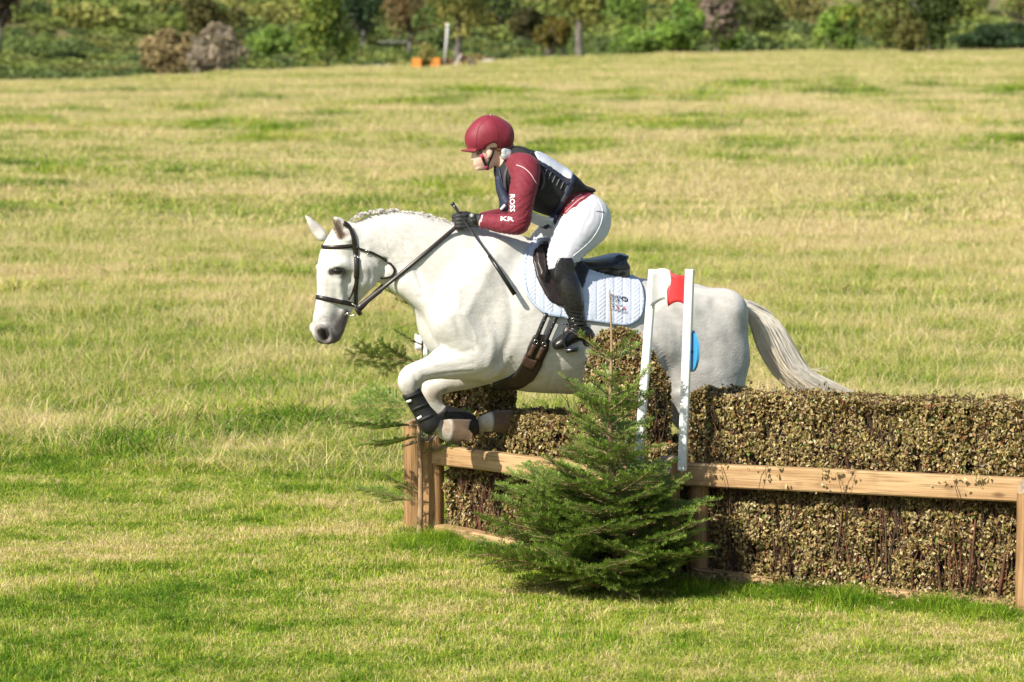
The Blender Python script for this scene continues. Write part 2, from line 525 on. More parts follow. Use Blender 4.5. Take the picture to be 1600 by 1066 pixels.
kinds = {o.name: i for i, o in enumerate(protos)}
P, R, S, I = [], [], [], []
def put(o, x, y, s, sz):
    P.append((x, y, field_z(x, y))); R.append((0, 0, rnd.random() * 6.283)); S.append((s, s, sz)); I.append(kinds[o.name])
def clumpy(x, y, f=.5): return noise.noise((x * f, y * f * .8, 4.2)) 
y = 15.6
while y < 47:
    hw = y * .14 + 2.4
    step = .62
    for x in np.arange(-hw, hw, step):
        xx, yy = x + rnd.uniform(-.3, .3), y + rnd.uniform(-.3, .3)
        # the track in front of and beside the fence is mown short
        lim = 24.5 + 1.6 * noise.noise((xx * .4, 3.3, 0)) + max(0, xx + 1) * -.2
        n = clumpy(xx, yy)
        if yy < lim:
            put(rnd.choice(short), xx, yy, 1, .8 + .5 * rnd.random() + max(0, n) * 1.1)
        else:
            t = min(1, (yy - lim) / 3)
            put(rnd.choice(longg), xx, yy, 1, (.62 + .45 * t) * (.75 + .6 * rnd.random() + .9 * max(0, n)))
    y += step
for i in range(5200):                                     # darker tussocks, and straw stalks fallen over
    yy = 21 + 95 * rnd.random() ** 1.3; xx = (rnd.random() - .5) * 2 * (yy * .125 + 1.5)
    q = noise.noise((xx * .35, yy * .22, 7.7)) + .6 * noise.noise((xx * 1.1, yy * .7, 2.2))
    if i % 2:
        if q > .12 and yy > 25.5:
            s = rnd.uniform(.6, 1.3) * (1 + yy / 90); put(rnd.choice(tuss), xx, yy, s * 1.2, s * rnd.uniform(.4, .8))
    elif q < .1 and yy > 24:
        s = rnd.uniform(.8, 1.3) * (1 + yy / 120); put(rnd.choice(stk), xx, yy, s, s * rnd.uniform(.7, 1.1))
for i in range(420):                                      # scattered low tufts on the mown ground
    yy = 16 + 10 * rnd.random(); xx = (rnd.random() - .5) * 2 * (yy * .125 + 1.5)
    if noise.noise((xx * .5, yy * .4, 1.1)) > .08:
        s = rnd.uniform(.35, .6); put(rnd.choice(tuss), xx, yy, s * 1.3, s * .7)
y = 45.5
while y < 204:
    hw = y * .16 + 8
    step = 1.75 if y < 90 else 2.3
    for x in np.arange(-hw, hw, step):
        xx, yy = x + rnd.uniform(-.9, .9), y + rnd.uniform(-.9, .9)
        put(rnd.choice(farg), xx, yy, 1, .6 + .5 * rnd.random() + .7 * max(0, clumpy(xx, yy, .22)))
    y += step
for a, b_, n, lo_, hi_ in (((.8, 19.85), (2.4, 18.9), 44, .20, .62), ((-.55, 21.5), (.2, 20.6), 26, .15, .5), ((-.6, 21.35), (-.25, 21.3), 10, .4, .7)):
    for i in range(n):                                    # uncut grass along the foot of the fence
        t = rnd.random(); s = rnd.uniform(lo_, hi_)
        put(rnd.choice(tuss), a[0] + (b_[0] - a[0]) * t + rnd.gauss(0, .06), a[1] + (b_[1] - a[1]) * t - abs(rnd.gauss(0, .12)), rnd.uniform(.35, .7), s)
go = instancer('grass', protos, P, R, S, I)
tag(go, 'rough pasture grass, green and straw coloured, short near the fence', 'grass', kind='stuff')
# ------------------------------------------------------------------ the grey horse
def sn(ang): a = math.radians(ang); return np.array((-math.sin(a), math.cos(a), 0.0))
HEADN = sn(25)
def st(px, py, lat, r, w=1.0, n=None):
    return (hp(px, py, lat), r * PXM, HN if n is None else n, w)
def hd(px, py, lat, r, w=1.0):
    """a station of the head: its own, more turned, sideways axis"""
    p = hp(px, py, 0) + HEADN * lat
    return (p, r * PXM, HEADN, w)

near_fore = [st(752, 548, -.150, 40, .75), st(738, 556, -.158, 33, .85), st(718, 563, -.155, 27, .9), st(690, 571, -.150, 21.5, .9), st(664, 578, -.148, 17.5, .95),
             st(645, 586, -.148, 18, .95), st(639, 595, -.148, 17.5, .95), st(641, 606, -.147, 14.5, .9), st(648, 620, -.145, 11.5, .8), st(658, 637, -.143, 10.5, .8), st(668, 652, -.140, 12.5, .85),
             st(675, 662, -.138, 14, .9), st(684, 668, -.136, 11.5, .9), st(695, 671, -.134, 14, .95)]
near_hoof = [st(693, 671, -.134, 14.5, .95), st(701, 672.5, -.133, 17.5, .98), st(713, 675, -.132, 20, 1.0), st(732, 678, -.130, 22.5, 1.0)]
far_fore = [st(755, 566, .085, 36, .75), st(728, 584, .085, 25, .85), st(704, 594, .085, 19, .9), st(686, 601, .08, 17, .95), st(675, 610, .08, 16.5, .95), st(676, 622, .08, 13.5, .9),
            st(684, 637, .08, 10.5, .85), st(703, 650, .08, 10, .85), st(722, 660, .078, 11.5, .9), st(733, 666, .076, 13, .9), st(745, 667, .074, 10, .9), st(758, 662, .072, 12, .95)]
far_hoof = [st(756, 662, .072, 12.5, .95), st(765, 660, .07, 15, 1), st(776, 659, .068, 17, 1.0), st(806, 660, .066, 20, 1.0)]
hind = lambda s, dx: [st(1085 + dx, 522, s * .12, 58, .72), st(1098 + dx, 560, s * .135, 71, .56), st(1108 + dx, 612, s * .14, 59, .52), st(1118 + dx, 655, s * .14, 38, .62), st(1140 + dx, 690, s * .14, 25, .7),
                      st(1163 + dx, 722, s * .14, 19, .8), st(1172 + dx, 745, s * .14, 14, .8), st(1186 + dx, 780, s * .14, 11.5, .85), st(1196 + dx, 806, s * .14, 14.5, .9), st(1192 + dx, 824, s * .14, 11, .9), st(1186 + dx, 836, s * .14, 14, 1)]
hind_hoof = lambda s, dx: [st(1187 + dx, 833, s * .14, 14, 1), st(1180 + dx, 851, s * .14, 19, 1)]

fb = Field(hp(470, 320, -.5) * (1, 0, 0) + (-.06, 20.1, .05), (1.45, 22.0, 2.0), .0088)
# trunk
fb.chain([st(708, 490, 0, 54, .98), st(745, 487, 0, 96, .72), st(790, 490, 0, 113, .70), st(840, 499, 0, 115.5, .76), st(890, 511, 0, 106, .86), st(940, 518, 0, 96.5, .94),
          st(990, 521, 0, 88, 1.0), st(1040, 520, 0, 81, 1.02), st(1080, 517, 0, 71, 1.05), st(1112, 508, 0, 52, 1.1)], .05)
fb.chain([st(1085, 470, 0, 20, 3.0), st(1122, 482, 0, 17, 3.0)], .06)
# neck
fb.chain([st(573, 388, 0, 44, .55), st(606, 386, 0, 55, .50), st(642, 397, 0, 64.5, .52), st(688, 418, 0, 72, .60), st(735, 438, 0, 80, .66), st(780, 452, 0, 82, .6)], .07)
# withers and chest
fb.chain([st(740, 390, 0, 30, .7), st(790, 399, 0, 31, .7), st(835, 414, 0, 33, 1.0)], .06)
fb.chain([st(706, 486, 0, 44, 1.2), st(702, 520, 0, 36, 1.3)], .05)
for s in (-1, 1):
    # shoulder blade, point of the shoulder, upper arm
    fb.chain([st(775, 405, s * .105, 36, .62), st(745, 450, s * .15, 44, .6), st(712, 497, s * .165, 37, .75)], .055)
    fb.chain([st(708, 502, s * .160, 34, .8), st(745, 535, s * .175, 40, .62), st(765, 562, s * .165, 28, .7)], .04)
    fb.chain([st(790, 470, s * .165, 40, .45), st(785, 520, s * .185, 44, .4)], .05)
    fb.chain([st(640, 440, s * .06, 24, .9), st(690, 480, s * .115, 26, .9)], .05)       # brachial muscle of the neck
    fb.chain([st(1030, 486, s * .19, 22, .8), st(1062, 494, s * .18, 36, .7)], .07)      # point of the hip
    fb.chain([st(1130, 490, s * .11, 40, .9), st(1135, 560, s * .12, 36, .9)], .05)      # buttock
    fb.chain([st(1045, 560, s * .15, 34, .75), st(1062, 600, s * .15, 26, .8)], .05)     # stifle
fb.chain(near_fore, .022)
fb.chain(far_fore, .022)
fb.chain([st(690, 563, -.155, 20, .6), st(735, 552, -.175, 26, .5)], .02)               # extensor muscle
fb.chain([st(700, 581, -.150, 12, .9), st(757, 577, -.150, 18, .9)], .016)              # flexors behind the forearm
fb.chain([st(762, 578, -.155, 15, .8), st(768, 586, -.15, 8, .9)], .018)                # point of the elbow
fb.chain([st(652, 597, -.146, 9, .9)], .01)
for hoof in (near_hoof, far_hoof):
    fb.chain(hoof, .005)
for s, dx in ((-1, 0), (1, -22)):
    fb.chain(hind(s, dx), .045)
    fb.chain([st(1178 + dx, 716, s * .14, 7, .8), st(1160 + dx, 716, s * .14, 10, .8)], .02)
    fb.chain(hind_hoof(s, dx), .006)
# tail dock
fb.chain([st(1112, 474, 0, 16, 1), st(1140, 473, 0, 11, 1), st(1170, 478, 0, 8.5, 1), st(1192, 490, 0, 6, 1), st(1207, 508, 0, 4, 1)], .03)
# hoof soles
def cut_local(cen, rad, p, nrm):
    a, b = fb.rng(cen - rad, cen + rad)
    sl = tuple(slice(a[j], b[j]) for j in range(3)); n = unit(nrm)
    X = fb.ax[0][sl[0]][:, None, None] - p[0]; Y = fb.ax[1][sl[1]][None, :, None] - p[1]; Z = fb.ax[2][sl[2]][None, None, :] - p[2]
    fb.f[sl] = np.maximum(fb.f[sl], X * n[0] + Y * n[1] + Z * n[2])
cut_local(hp(735, 678, -.13), .055, hp(725, 676, -.13), hp(735, 680, -.13) - hp(725, 675, -.13))
cut_local(hp(812, 660, .066), .072, hp(796, 660, .066), hp(806, 663, .066) - hp(796, 660, .066))
for s, dx in ((-1, 0), (1, -22)):
    cut_local(hp(1177 + dx, 873, s * .14), .085, hp(1180 + dx, 858, s * .14), hp(1176 + dx, 872, s * .14) - hp(1180 + dx, 858, s * .14))
# head
fb.chain([hd(543, 378, 0, 31, .80), hd(531, 402, 0, 33, .80), hd(525, 428, 0, 31.5, .72), hd(521, 452, 0, 26.5, .66), hd(514, 478, 0, 22, .66), hd(509, 498, 0, 21, .70), hd(507, 514, 0, 21, .74)], .02)
fb.chain([hd(568, 392, 0, 34, .72), hd(560, 424, 0, 34, .66), hd(548, 448, 0, 27, .62), hd(541, 470, 0, 18, .66), hd(533, 490, 0, 14, .8), hd(525, 511, 0, 14.5, .9), hd(521, 520, 0, 14, .9)], .02)
fb.chain([hd(507, 521, 0, 17, .9), hd(519, 524, 0, 13, 1.0)], .015)
for s in (-1, 1):
    fb.chain([hd(562, 418, s * .052, 25, .55), hd(563, 432, s * .05, 22, .5)], .03)                 # cheek
    fb.chain([hd(518, 412, s * .083, 8, .8), hd(529, 411, s * .085, 9, .7), hd(538, 417, s * .08, 7, .7)], .016)   # brow
    fb.chain([hd(526, 424, s * .074, 9, .8)], .010)                                               # eyeball
    fb.chain([hd(523, 436, s * .070, 6, .7), hd(526, 456, s * .060, 5, .7), hd(527, 470, s * .05, 5, .7)], .018)   # facial crest
    fb.chain([hd(499, 513, s * .048, 11, .8), hd(507, 529, s * .046, 9, .8)], .014)                 # nostril rim
    fb.chain([hd(500.5, 517.5, s * .074, 4.8, 1.7), hd(504.5, 526, s * .070, 5.6, 1.7)], .008, 'sub')
    fb.chain([hd(541, 489, s * .07, 2.0, 2), hd(533, 500, s * .06, 1.8, 2), hd(524, 513, s * .05, 1.4, 2)], .008, 'sub')   # mouth line
    fb.chain([hd(588, 440, s * .06, 6, 1.0), hd(592, 408, s * .08, 6, 1)], .02, 'sub')              # behind the cheek
fb.chain([hd(507, 419, .055, 8, .8)], .016)
# ears
ne = sn(62)
def ear(pts, lat, nrm):
    fb.chain([(hp(x, y, 0) + HEADN * lat, r * PXM, nrm, w) for x, y, r, w in pts], .012)
ear([(537, 370, 12.5, .8), (530, 358, 13, .6), (522, 348.5, 9.5, .55), (514, 338.5, 2.5, .6)], -.058, sn(60))
ear([(512, 370, 10, .8), (504, 360, 9, .6), (495, 348, 6, .5), (487.5, 338, 1.8, .6)], .085, sn(20))
fb.chain([(hp(533, 370, 0) + HEADN * -.098, 4 * PXM, HEADN, 1), (hp(527, 359, 0) + HEADN * -.095, 6.5 * PXM, HEADN, 1), (hp(518, 345, 0) + HEADN * -.082, 3 * PXM, HEADN, 1)], .004, 'sub')
fb.chain([(hp(498, 366, 0) + HEADN * .06, 4 * PXM, HEADN, 1), (hp(493, 352, 0) + HEADN * .06, 4 * PXM, HEADN, 1)], .006, 'sub')
HV, HF = fb.mesh(2)
del fb
# coat colours: white, skin darker at the muzzle, ears, knees and hooves
def near_mask(V, p, r, r2):
    d = np.linalg.norm(V - p, axis=1)
    return np.clip((r2 - d) / (r2 - r), 0, 1)
# muscle edges, folds, tendons and veins pressed into or raised from the skin
_b0 = BVHTree.FromPolygons(HV.tolist(), HF.tolist())
def _sp(x, y):
    d = unit(W(x, y, 20) - np.array((0, 0, CAM_H))); h = _b0.ray_cast(Vector((0, 0, CAM_H)), Vector(d)); return np.array(h[0]) if h[0] is not None else None
_n0 = vnormals(HV, HF); _dsp = np.zeros(len(HV))
def mark(path, depth, wid):
    P_ = [q for q in (_sp(*p) for p in catmull(path, 8)) if q is not None]
    if len(P_) < 2: return
    P_ = np.array(P_); near_ = ((HV > P_.min(0) - 4 * wid) & (HV < P_.max(0) + 4 * wid)).all(1)
    X_ = HV[near_]; d2 = np.min(((X_[:, None, :] - P_[None]) ** 2).sum(2), 1)
    _dsp[near_] += depth * np.exp(-d2 / (wid * wid))
for path, depth, wid in (
    ([(651, 425), (658, 444), (660, 466)], -.007, .013), ([(640, 430), (650, 450), (655, 464)], -.004, .010), ([(612, 396), (625, 425), (648, 452)], -.004, .018),
    ([(742, 388), (722, 420), (702, 455), (688, 492)], -.005, .022), ([(772, 402), (752, 445), (728, 490)], .005, .026), ([(792, 440), (800, 490), (795, 530), (778, 570)], -.008, .024),
    ([(760, 500), (770, 535), (764, 570)], .005, .022), ([(712, 500), (722, 525), (742, 540)], -.006, .018), ([(690, 560), (715, 553), (742, 546)], -.004, .012),
    ([(662, 590), (700, 583), (738, 580)], -.0045, .008), ([(655, 577), (690, 566), (720, 557)], .003, .010), ([(668, 571), (700, 575), (740, 568)], -.003, .009),
    ([(776, 585), (800, 596), (830, 600)], .004, .009), ([(800, 560), (812, 580), (818, 598)], -.004, .008), ([(790, 556), (801, 575), (806, 594)], -.003, .007), ([(866, 570), (862, 590), (856, 606)], -.003, .010), ([(876, 560), (874, 585), (868, 606)], -.003, .010),
    ([(1008, 500), (1024, 535), (1046, 575), (1060, 606)], -.010, .026), ([(1030, 470), (1050, 500), (1066, 540)], -.004, .03), ([(1100, 490), (1112, 535), (1112, 590)], -.002, .03),
    ([(575, 392), (591, 415), (589, 440), (570, 466)], .005, .010), ([(560, 398), (578, 420), (576, 445), (556, 468)], -.004, .012), ([(545, 446), (540, 468), (533, 488)], .003, .006), ([(536, 438), (534, 460), (527, 478)], -.003, .007),
    ([(513, 436), (512, 460), (508, 482)], -.0025, .010), ([(519, 404), (530, 402), (540, 408)], .003, .007), ([(512, 428), (518, 434), (530, 436), (538, 431)], -.003, .006), ([(505, 506), (512, 512), (514, 524)], -.004, .008),
    ([(700, 420), (716, 450), (716, 480)], .003, .009), ([(730, 500), (742, 520), (744, 545)], .0025, .007), ([(820, 570), (850, 586), (890, 596)], .0035, .008),
    ([(632, 586), (630, 600), (636, 612)], .003, .008), ([(648, 588), (652, 600), (650, 612)], -.004, .007), ([(643, 578), (655, 582), (664, 590)], -.003, .006)):
    mark(path, depth, wid)
_lf = np.array([noise.fractal(Vector(p) * 5.5, 1.0, 2.0, 3) for p in HV])
HV = HV + _n0 * (_dsp + .0035 * _lf)[:, None]
HC = np.tile(np.array((.65, .632, .595)), (len(HV), 1))
def tint(m, c):
    global HC
    HC = HC * (1 - m[:, None]) + np.array(c) * m[:, None]
nzv = np.array([noise.fractal(Vector(p) * 9, 1.0, 2.0, 4) for p in HV[::1]]) if len(HV) < 140000 else np.zeros(len(HV))
nzs = np.array([noise.noise(Vector(p) * 60) for p in HV])
X = HV[:, 0]
rump = np.clip((X - .45) / .7, 0, 1)
tint(rump * np.clip(.45 + .5 * nzv, 0, 1), (.40, .375, .345))  # greyer towards the rump: part dapple grey, part duller light put into the colour
tint(np.clip(nzv * 1.2 - .15, 0, 1) * .45, (.38, .36, .335))
mz = hp(506, 530, 0) - HN * .05
tint(near_mask(HV, hp(510, 532, -.02), .050, .125) * np.clip(.75 + 1.0 * nzv + .5 * nzs, 0, 1) * .9, (.13, .105, .10))
tint(near_mask(HV, hp(537, 505, -.04), .02, .065) * np.clip(.5 + .8 * nzv, 0, 1), (.16, .13, .125))
for s in (-1, 1):
    tint(near_mask(HV, hp(502.5, 523, 0) + HEADN * s * .055, .014, .022), (.035, .028, .028))
    tint(near_mask(HV, hp(526, 424, 0) + HEADN * s * .078, .022, .045) * .7, (.15, .13, .125))
for ex, ey, el in ((530, 364, .092), (524, 354, .085), (519, 346, .078)):
    tint(near_mask(HV, hp(ex, ey, 0) - HEADN * el, .012, .024) * np.clip(.75 + .6 * nzs, 0, 1), (.15, .10, .065))
tint(near_mask(HV, hp(497, 358, 0) + HEADN * .07, .01, .04) * .5, (.40, .34, .30))
for x, y, l in ((639, 602, -.15), (675, 616, .07)):
    tint(near_mask(HV, hp(x, y, l), .02, .09) * np.clip(.35 + .8 * nzv, 0, 1), (.34, .28, .21))
tint(near_mask(HV, hp(698, 614, .02), .012, .03), (.10, .06, .045))                    # chestnut on the far foreleg
tint(near_mask(HV, hp(690, 668, -.17), .04, .08) * np.clip(.85 + .5 * nzv + .4 * nzs, 0, 1), (.34, .26, .18))
tint(near_mask(HV, hp(750, 666, .04), .04, .075) * np.clip(.7 + .6 * nzv + .4 * nzs, 0, 1), (.36, .28, .20))
def hoof_cols(a, b, rad):
    d = unit(b - a); t = (HV - a) @ d
    q = np.linalg.norm(HV - a - t[:, None] * d, axis=1)
    m = np.clip(t / .010, 0, 1) * (q < rad) * (t < .25)
    c = np.clip(.5 + nzv + .4 * nzs, 0, 1)[:, None]
    tint(m, np.array((.085, .054, .034)))
    HC[:] = HC * (1 - (m * .55)[:, None] * c) + np.array((.21, .135, .078)) * (m * .55)[:, None] * c
hoof_cols(hp(700, 672, -.133), hp(720, 675, -.13), .085)
hoof_cols(hp(766, 660, .07), hp(790, 660, .066), .08)
for s, dx in ((-1, 0), (1, -22)):
    hoof_cols(hp(1186 + dx, 836, s * .14), hp(1180 + dx, 855, s * .14), .09)
_bv = BVHTree.FromPolygons(HV.tolist(), HF.tolist())
def pix(px, py):
    d = unit(W(px, py, 20) - np.array((0, 0, CAM_H))); h = _bv.ray_cast(Vector((0, 0, CAM_H)), Vector(d))
    return np.array(h[0]) if h[0] is not None else hp(px, py, 0)
for x, y, r, k in ((533, 367, .022, 1), (530, 362, .026, 1.1), (526, 356, .026, 1.1), (522, 350, .020, 1.1), (518, 345, .012, 1)):
    tint(near_mask(HV, pix(x, y), r * .55, r * 1.15) * np.clip(k + .3 * nzs, 0, 1), (.16, .105, .07))
for x, y, r, k in ((514, 533, .034, 1), (522, 530, .034, 1), (530, 522, .034, 1), (535, 511, .03, 1), (538, 500, .024, .95), (541, 491, .016, 1), (529, 508, .034, .75), (516, 520, .04, .65), (508, 510, .05, .35), (522, 498, .03, .4)):
    tint(near_mask(HV, pix(x, y), r * .4, r * 1.4) * np.clip(k + .5 * nzv + .3 * nzs, 0, 1), (.11, .09, .088))
# skin colours of the head, laid on by the head's own profile
_r = HV - np.array((0, 0, CAM_H)); _zc = _r[:, 1] * math.cos(PITCH) - _r[:, 2] * math.sin(PITCH); _yc = _r[:, 1] * math.sin(PITCH) + _r[:, 2] * math.cos(PITCH)
_px, _py = 800 + FPX * _r[:, 0] / _zc, 533 - FPX * _yc / _zc
_near = (HV - hp(530, 430, 0)) @ HEADN < .035
_nf = np.array([noise.noise(Vector(p) * 110) for p in HV[_px < 700]]); _fine = np.zeros(len(HV)); _fine[_px < 700] = _nf
def ptint(path, r0, r1, k, c, spk=.5):
    P_ = np.array(path, float); d = np.full(len(HV), 1e3)
    for a, b in zip(P_[:-1], P_[1:]):
        e = b - a; t = np.clip(((_px - a[0]) * e[0] + (_py - a[1]) * e[1]) / (e @ e), 0, 1); d = np.minimum(d, np.hypot(_px - a[0] - t * e[0], _py - a[1] - t * e[1]))
    tint(np.clip((r1 - d) / (r1 - r0), 0, 1) * _near * np.clip(k + spk * _fine + .4 * spk * nzv, 0, 1), c)
ptint([(517, 343), (524, 355), (532, 370)], 4.5, 6.5, .9, (.16, .10, .055), .5)
ptint([(519, 347), (526, 358), (533, 371)], 1.5, 4.0, .7, (.07, .04, .025), .6)
ptint([(494, 352), (501, 362)], 2, 4, .35, (.45, .33, .28), .2)
ptint([(497, 505), (512, 500), (522, 512), (530, 500)], 4, 15, .42, (.26, .245, .24), .8)
ptint([(505, 536), (518, 534), (530, 526), (538, 512)], 6, 14, .95, (.10, .085, .082), .35)
ptint([(541, 489), (535, 500), (526, 512)], 2.5, 7, .9, (.075, .06, .058), .3)
ptint([(501, 516), (506, 527)], 8, 12, .85, (.20, .17, .165), .4)
ptint([(501.5, 518), (505, 526)], 5.2, 7.2, 1.2, (.018, .013, .013), .1)
ptint([(518, 425), (526, 422.5), (535, 424)], 4.6, 7.0, 1.1, (.035, .026, .022), .1)
for i in range(230):                                                                 # flecks on the cheek, neck and shoulder
    x, y = rnd.choice([(rnd.gauss(575, 9), rnd.gauss(415, 18)), (rnd.gauss(620, 30), rnd.gauss(385, 22)), (rnd.gauss(750, 45), rnd.gauss(480, 40))])
    tint(near_mask(HV, pix(x, y), .001, rnd.uniform(.005, .009)) * rnd.uniform(.2, .6), (.34, .29, .25))
COAT = mat('white_horse_coat', (1, 1, 1), (.88, .87, .85), scale=45, rough=.62, bump=.0016, bscale=120, attr=True, sheen=.15, spec=.3, stretch=(.45, 1, 1))
horse = thing('horse', hp(900, 880, 0) * (1, 1, 0), 'white horse jumping the brush fence with its forelegs tucked up', 'horse')
body = mk('body', HV, HF, COAT, horse, cols=HC)
HVN = vnormals(HV, HF)
BV = BVHTree.FromPolygons(HV.tolist(), HF.tolist())
EYE = mat('eye', (.012, .008, .006), rough=.06, spec=.8)
eb = Field(hp(526, 424, -.2) - .2, hp(526, 424, .2) + .2, .004)
def ball(name, c, r, m, parent, n=12, sq=(1, 1, 1)):
    mb = []; F = []
    for i in range(n + 1):
        for j in range(2 * n):
            a, b = math.pi * i / n, math.pi * j / n
            mb.append(np.array(c) + np.array((math.sin(a) * math.cos(b), math.sin(a) * math.sin(b), math.cos(a))) * r * np.array(sq))
    for i in range(n):
        for j in range(2 * n):
            k = (j + 1) % (2 * n)
            F.append((i * 2 * n + j, (i + 1) * 2 * n + j, (i + 1) * 2 * n + k, i * 2 * n + k))
    return mk(name, mb, F, m, parent)
CAMP = np.array((0, 0, CAM_H))
def shoot(px, py, bvh=None):
    """where the sight line through a pixel meets the surface"""
    d = unit(W(px, py, 20) - CAMP)
    h = (bvh or BV).ray_cast(Vector(CAMP), Vector(d))
    return (np.array(h[0]), np.array(h[1])) if h[0] is not None else (None, None)
p, n = shoot(526.5, 424)
if p is not None:
    ball('eye', p - n * .0125, .0235, EYE, horse, sq=(1.35, 1.0, .80))
p2 = hp(526, 424, 0) + HEADN * .085
ball('eye', np.array(BV.find_nearest(Vector(p2))[0]) - HEADN * .0145, .0185, EYE, horse)

# tail and mane: strands of hair
HAIR = mat('white_hair', (.86, .83, .77), (.74, .69, .61), scale=8, rough=.5, attr=True, sheen=.2)
def strands(name, paths, parent, mt):
    V, F, C = [], [], []
    for pts, wid, c in paths:
        b = len(V); n = len(pts)
        side = unit(np.cross(pts[-1] - pts[0], (rnd.gauss(0, .5), 1, rnd.gauss(0, .5))))
        nn = unit(np.cross(pts[-1] - pts[0], side))
        for i, q in enumerate(pts):
            k = wid * (1 - .75 * (i / (n - 1)) ** 2)
            V += [q - side * k, q + nn * k * .7, q + side * k]
            C += [c] * 3
        for i in range(n - 1):
            for j in range(2):
                F.append((b + i * 3 + j, b + i * 3 + j + 1, b + i * 3 + 4 + j, b + i * 3 + 3 + j))
    return mk(name, V, F, mt, parent, cols=C)
up_l = catmull([(1146, 464), (1183, 481), (1215, 502), (1243, 545), (1266, 577), (1304, 598), (1350, 620)], 6)
lo_l = catmull([(1140, 484), (1161, 489), (1174, 511), (1184, 542), (1204, 578), (1232, 606), (1272, 634)], 6)
paths = []
for i in range(1500):
    f = rnd.random(); lat = rnd.gauss(-.01, .045)
    lat *= .4 + .6 * math.sin(math.pi * min(max(f, .05), .95))
    st0 = rnd.choice((0, 0, 0, 3, 7, 10)); st1 = len(up_l) - rnd.choice((1, 1, 1, 4, 8, 12, 16)) if i % 7 else len(up_l) - 14
    ph, am = rnd.random() * 6, rnd.uniform(.2, 1.6)
    pts = []
    for k in range(st0, max(st1, st0 + 6), 2):
        k = min(k, len(up_l) - 1)
        t = k / (len(up_l) - 1)
        ff = f + .05 * math.sin(t * 7 + ph)
        q = up_l[k] * (1 - ff) + lo_l[k] * ff + am * np.array((math.sin(t * 9 + ph), math.cos(t * 8 + ph))) * t
        pts.append(hp(q[0], q[1], lat * (.35 + .9 * t)))
    g = rnd.random()
    c = (1.12, 1.09, 1.02) if g < .62 else ((1.05, .88, .62) if f > .45 else (.92, .90, .87))
    if st0 == 0 and g > .4 and len(pts) < 13: c = (.45, .43, .41)
    if len(pts) > 2: paths.append((pts, rnd.uniform(.0008, .0021), c))
for i in range(70):                                      # short grey hair on the dock
    x0 = rnd.uniform(1132, 1192); y0 = float(np.interp(x0, [1132, 1165, 1195], [466, 468, 484])) + rnd.uniform(0, 10)
    l0 = rnd.uniform(-.03, .01)
    paths.append(([hp(x0 + k * 7, y0 + k * (1.5 + .5 * k), l0) for k in range(4)], .0026, rnd.choice([(.35, .34, .33), (.6, .58, .56), (.8, .78, .75)])))
for i in range(46):                                      # stray hairs blown off the bottom of the tail
    x0, y0 = rnd.choice([(1265, 578), (1205, 560), (1225, 596)])
    dx = rnd.uniform(14, 52) if x0 > 1260 else rnd.uniform(4, 12); dy = rnd.uniform(-8, 6) if x0 > 1260 else rnd.uniform(20, 32)
    paths.append(([hp(x0 + dx * t, y0 + dy * t + rnd.uniform(-1, 1), rnd.gauss(0, .03)) for t in (0, .3, .6, 1)], .0009, (.95, .88, .75)))
tail = strands('tail', paths, horse, HAIR)
paths = []
crest = catmull([(546, 342), (562, 334), (585, 330), (606, 328), (640, 331), (680, 340), (720, 353), (760, 363), (800, 372), (826, 381)], 6)
for i in range(900):
    t = rnd.random() * (len(crest) - 1.01); k = int(t)
    q = crest[k] * (1 - t + k) + crest[k + 1] * (t - k)
    full = float(np.interp(q[0], [540, 560, 640, 720, 830], [.6, 1, 1.0, .75, .35]))
    clump = .6 + .6 * noise.noise((q[0] * .12, 0, 0))
    ln = rnd.uniform(7, 15) * full * (clump + .35); dirx = rnd.uniform(-.3, 1.1)
    l0 = rnd.uniform(-.02, .025)
    ht = rnd.uniform(.2, .62)
    pts = [hp(q[0] + ln * dirx * s, q[1] + 4 - ln * ht * math.sin(s * 2.2) + ln * .25 * s * s, l0 - .035 * s * s * rnd.uniform(.3, 1.3)) for s in (0, .25, .5, .75, 1)]
    paths.append((pts, rnd.uniform(.0015, .003), rnd.choice([(1, .98, .95), (.9, .88, .85), (.6, .58, .56), (.42, .41, .4)])))
mane = strands('mane', paths, horse, HAIR)

PLAIT = mat('plaited_hair', (.26, .25, .235), (.52, .50, .46), scale=70, rough=.6, bump=.004, bscale=110, stretch=(1, 1, 2.5))
for i in range(12):
    x = 566 + i * 14.2; k = int(np.argmin(np.abs(crest[:, 0] - x))); q = crest[k]
    ball('plait', hp(q[0] + rnd.uniform(-2, 2), q[1] + .6 + rnd.uniform(-1, 1), -.012 + rnd.gauss(0, .005)), rnd.uniform(.009, .0125), PLAIT, horse, 7, sq=(1.5, 1.1, .95))

# ------------------------------------------------------------------ draping tack over the horse
def poly_grid(poly, step):
    poly = np.asarray(poly, float)
    B = []
    for i in range(len(poly)):
        a, b = poly[i], poly[(i + 1) % len(poly)]
        n = max(1, int(np.linalg.norm(b - a) / step))
        B += [a + (b - a) * k / n for k in range(n)]
    B = np.array(B)
    x0, y0 = B.min(0); x1, y1 = B.max(0)
    G = [(x + (step / 2 if j % 2 else 0), y) for j, y in enumerate(np.arange(y0, y1, step * .87)) for x in np.arange(x0, x1, step)]
    def inside(p):
        c = False
        for i in range(len(B)):
            a, b = B[i], B[i - 1]
            if (a[1] > p[1]) != (b[1] > p[1]) and p[0] < (b[0] - a[0]) * (p[1] - a[1]) / (b[1] - a[1]) + a[0]: c = not c
        return c
    G = [p for p in G if inside(p) and np.min(np.hypot(B[:, 0] - p[0], B[:, 1] - p[1])) > step * .55]
    vs = [Vector(p) for p in B] + [Vector(p) for p in G]
    r = delaunay_2d_cdt(vs, [], [list(range(len(B)))], 1, 1e-4)
    V2 = np.array([tuple(v) for v in r[0]]); T = np.array([f for f in r[2]])
    return V2, T
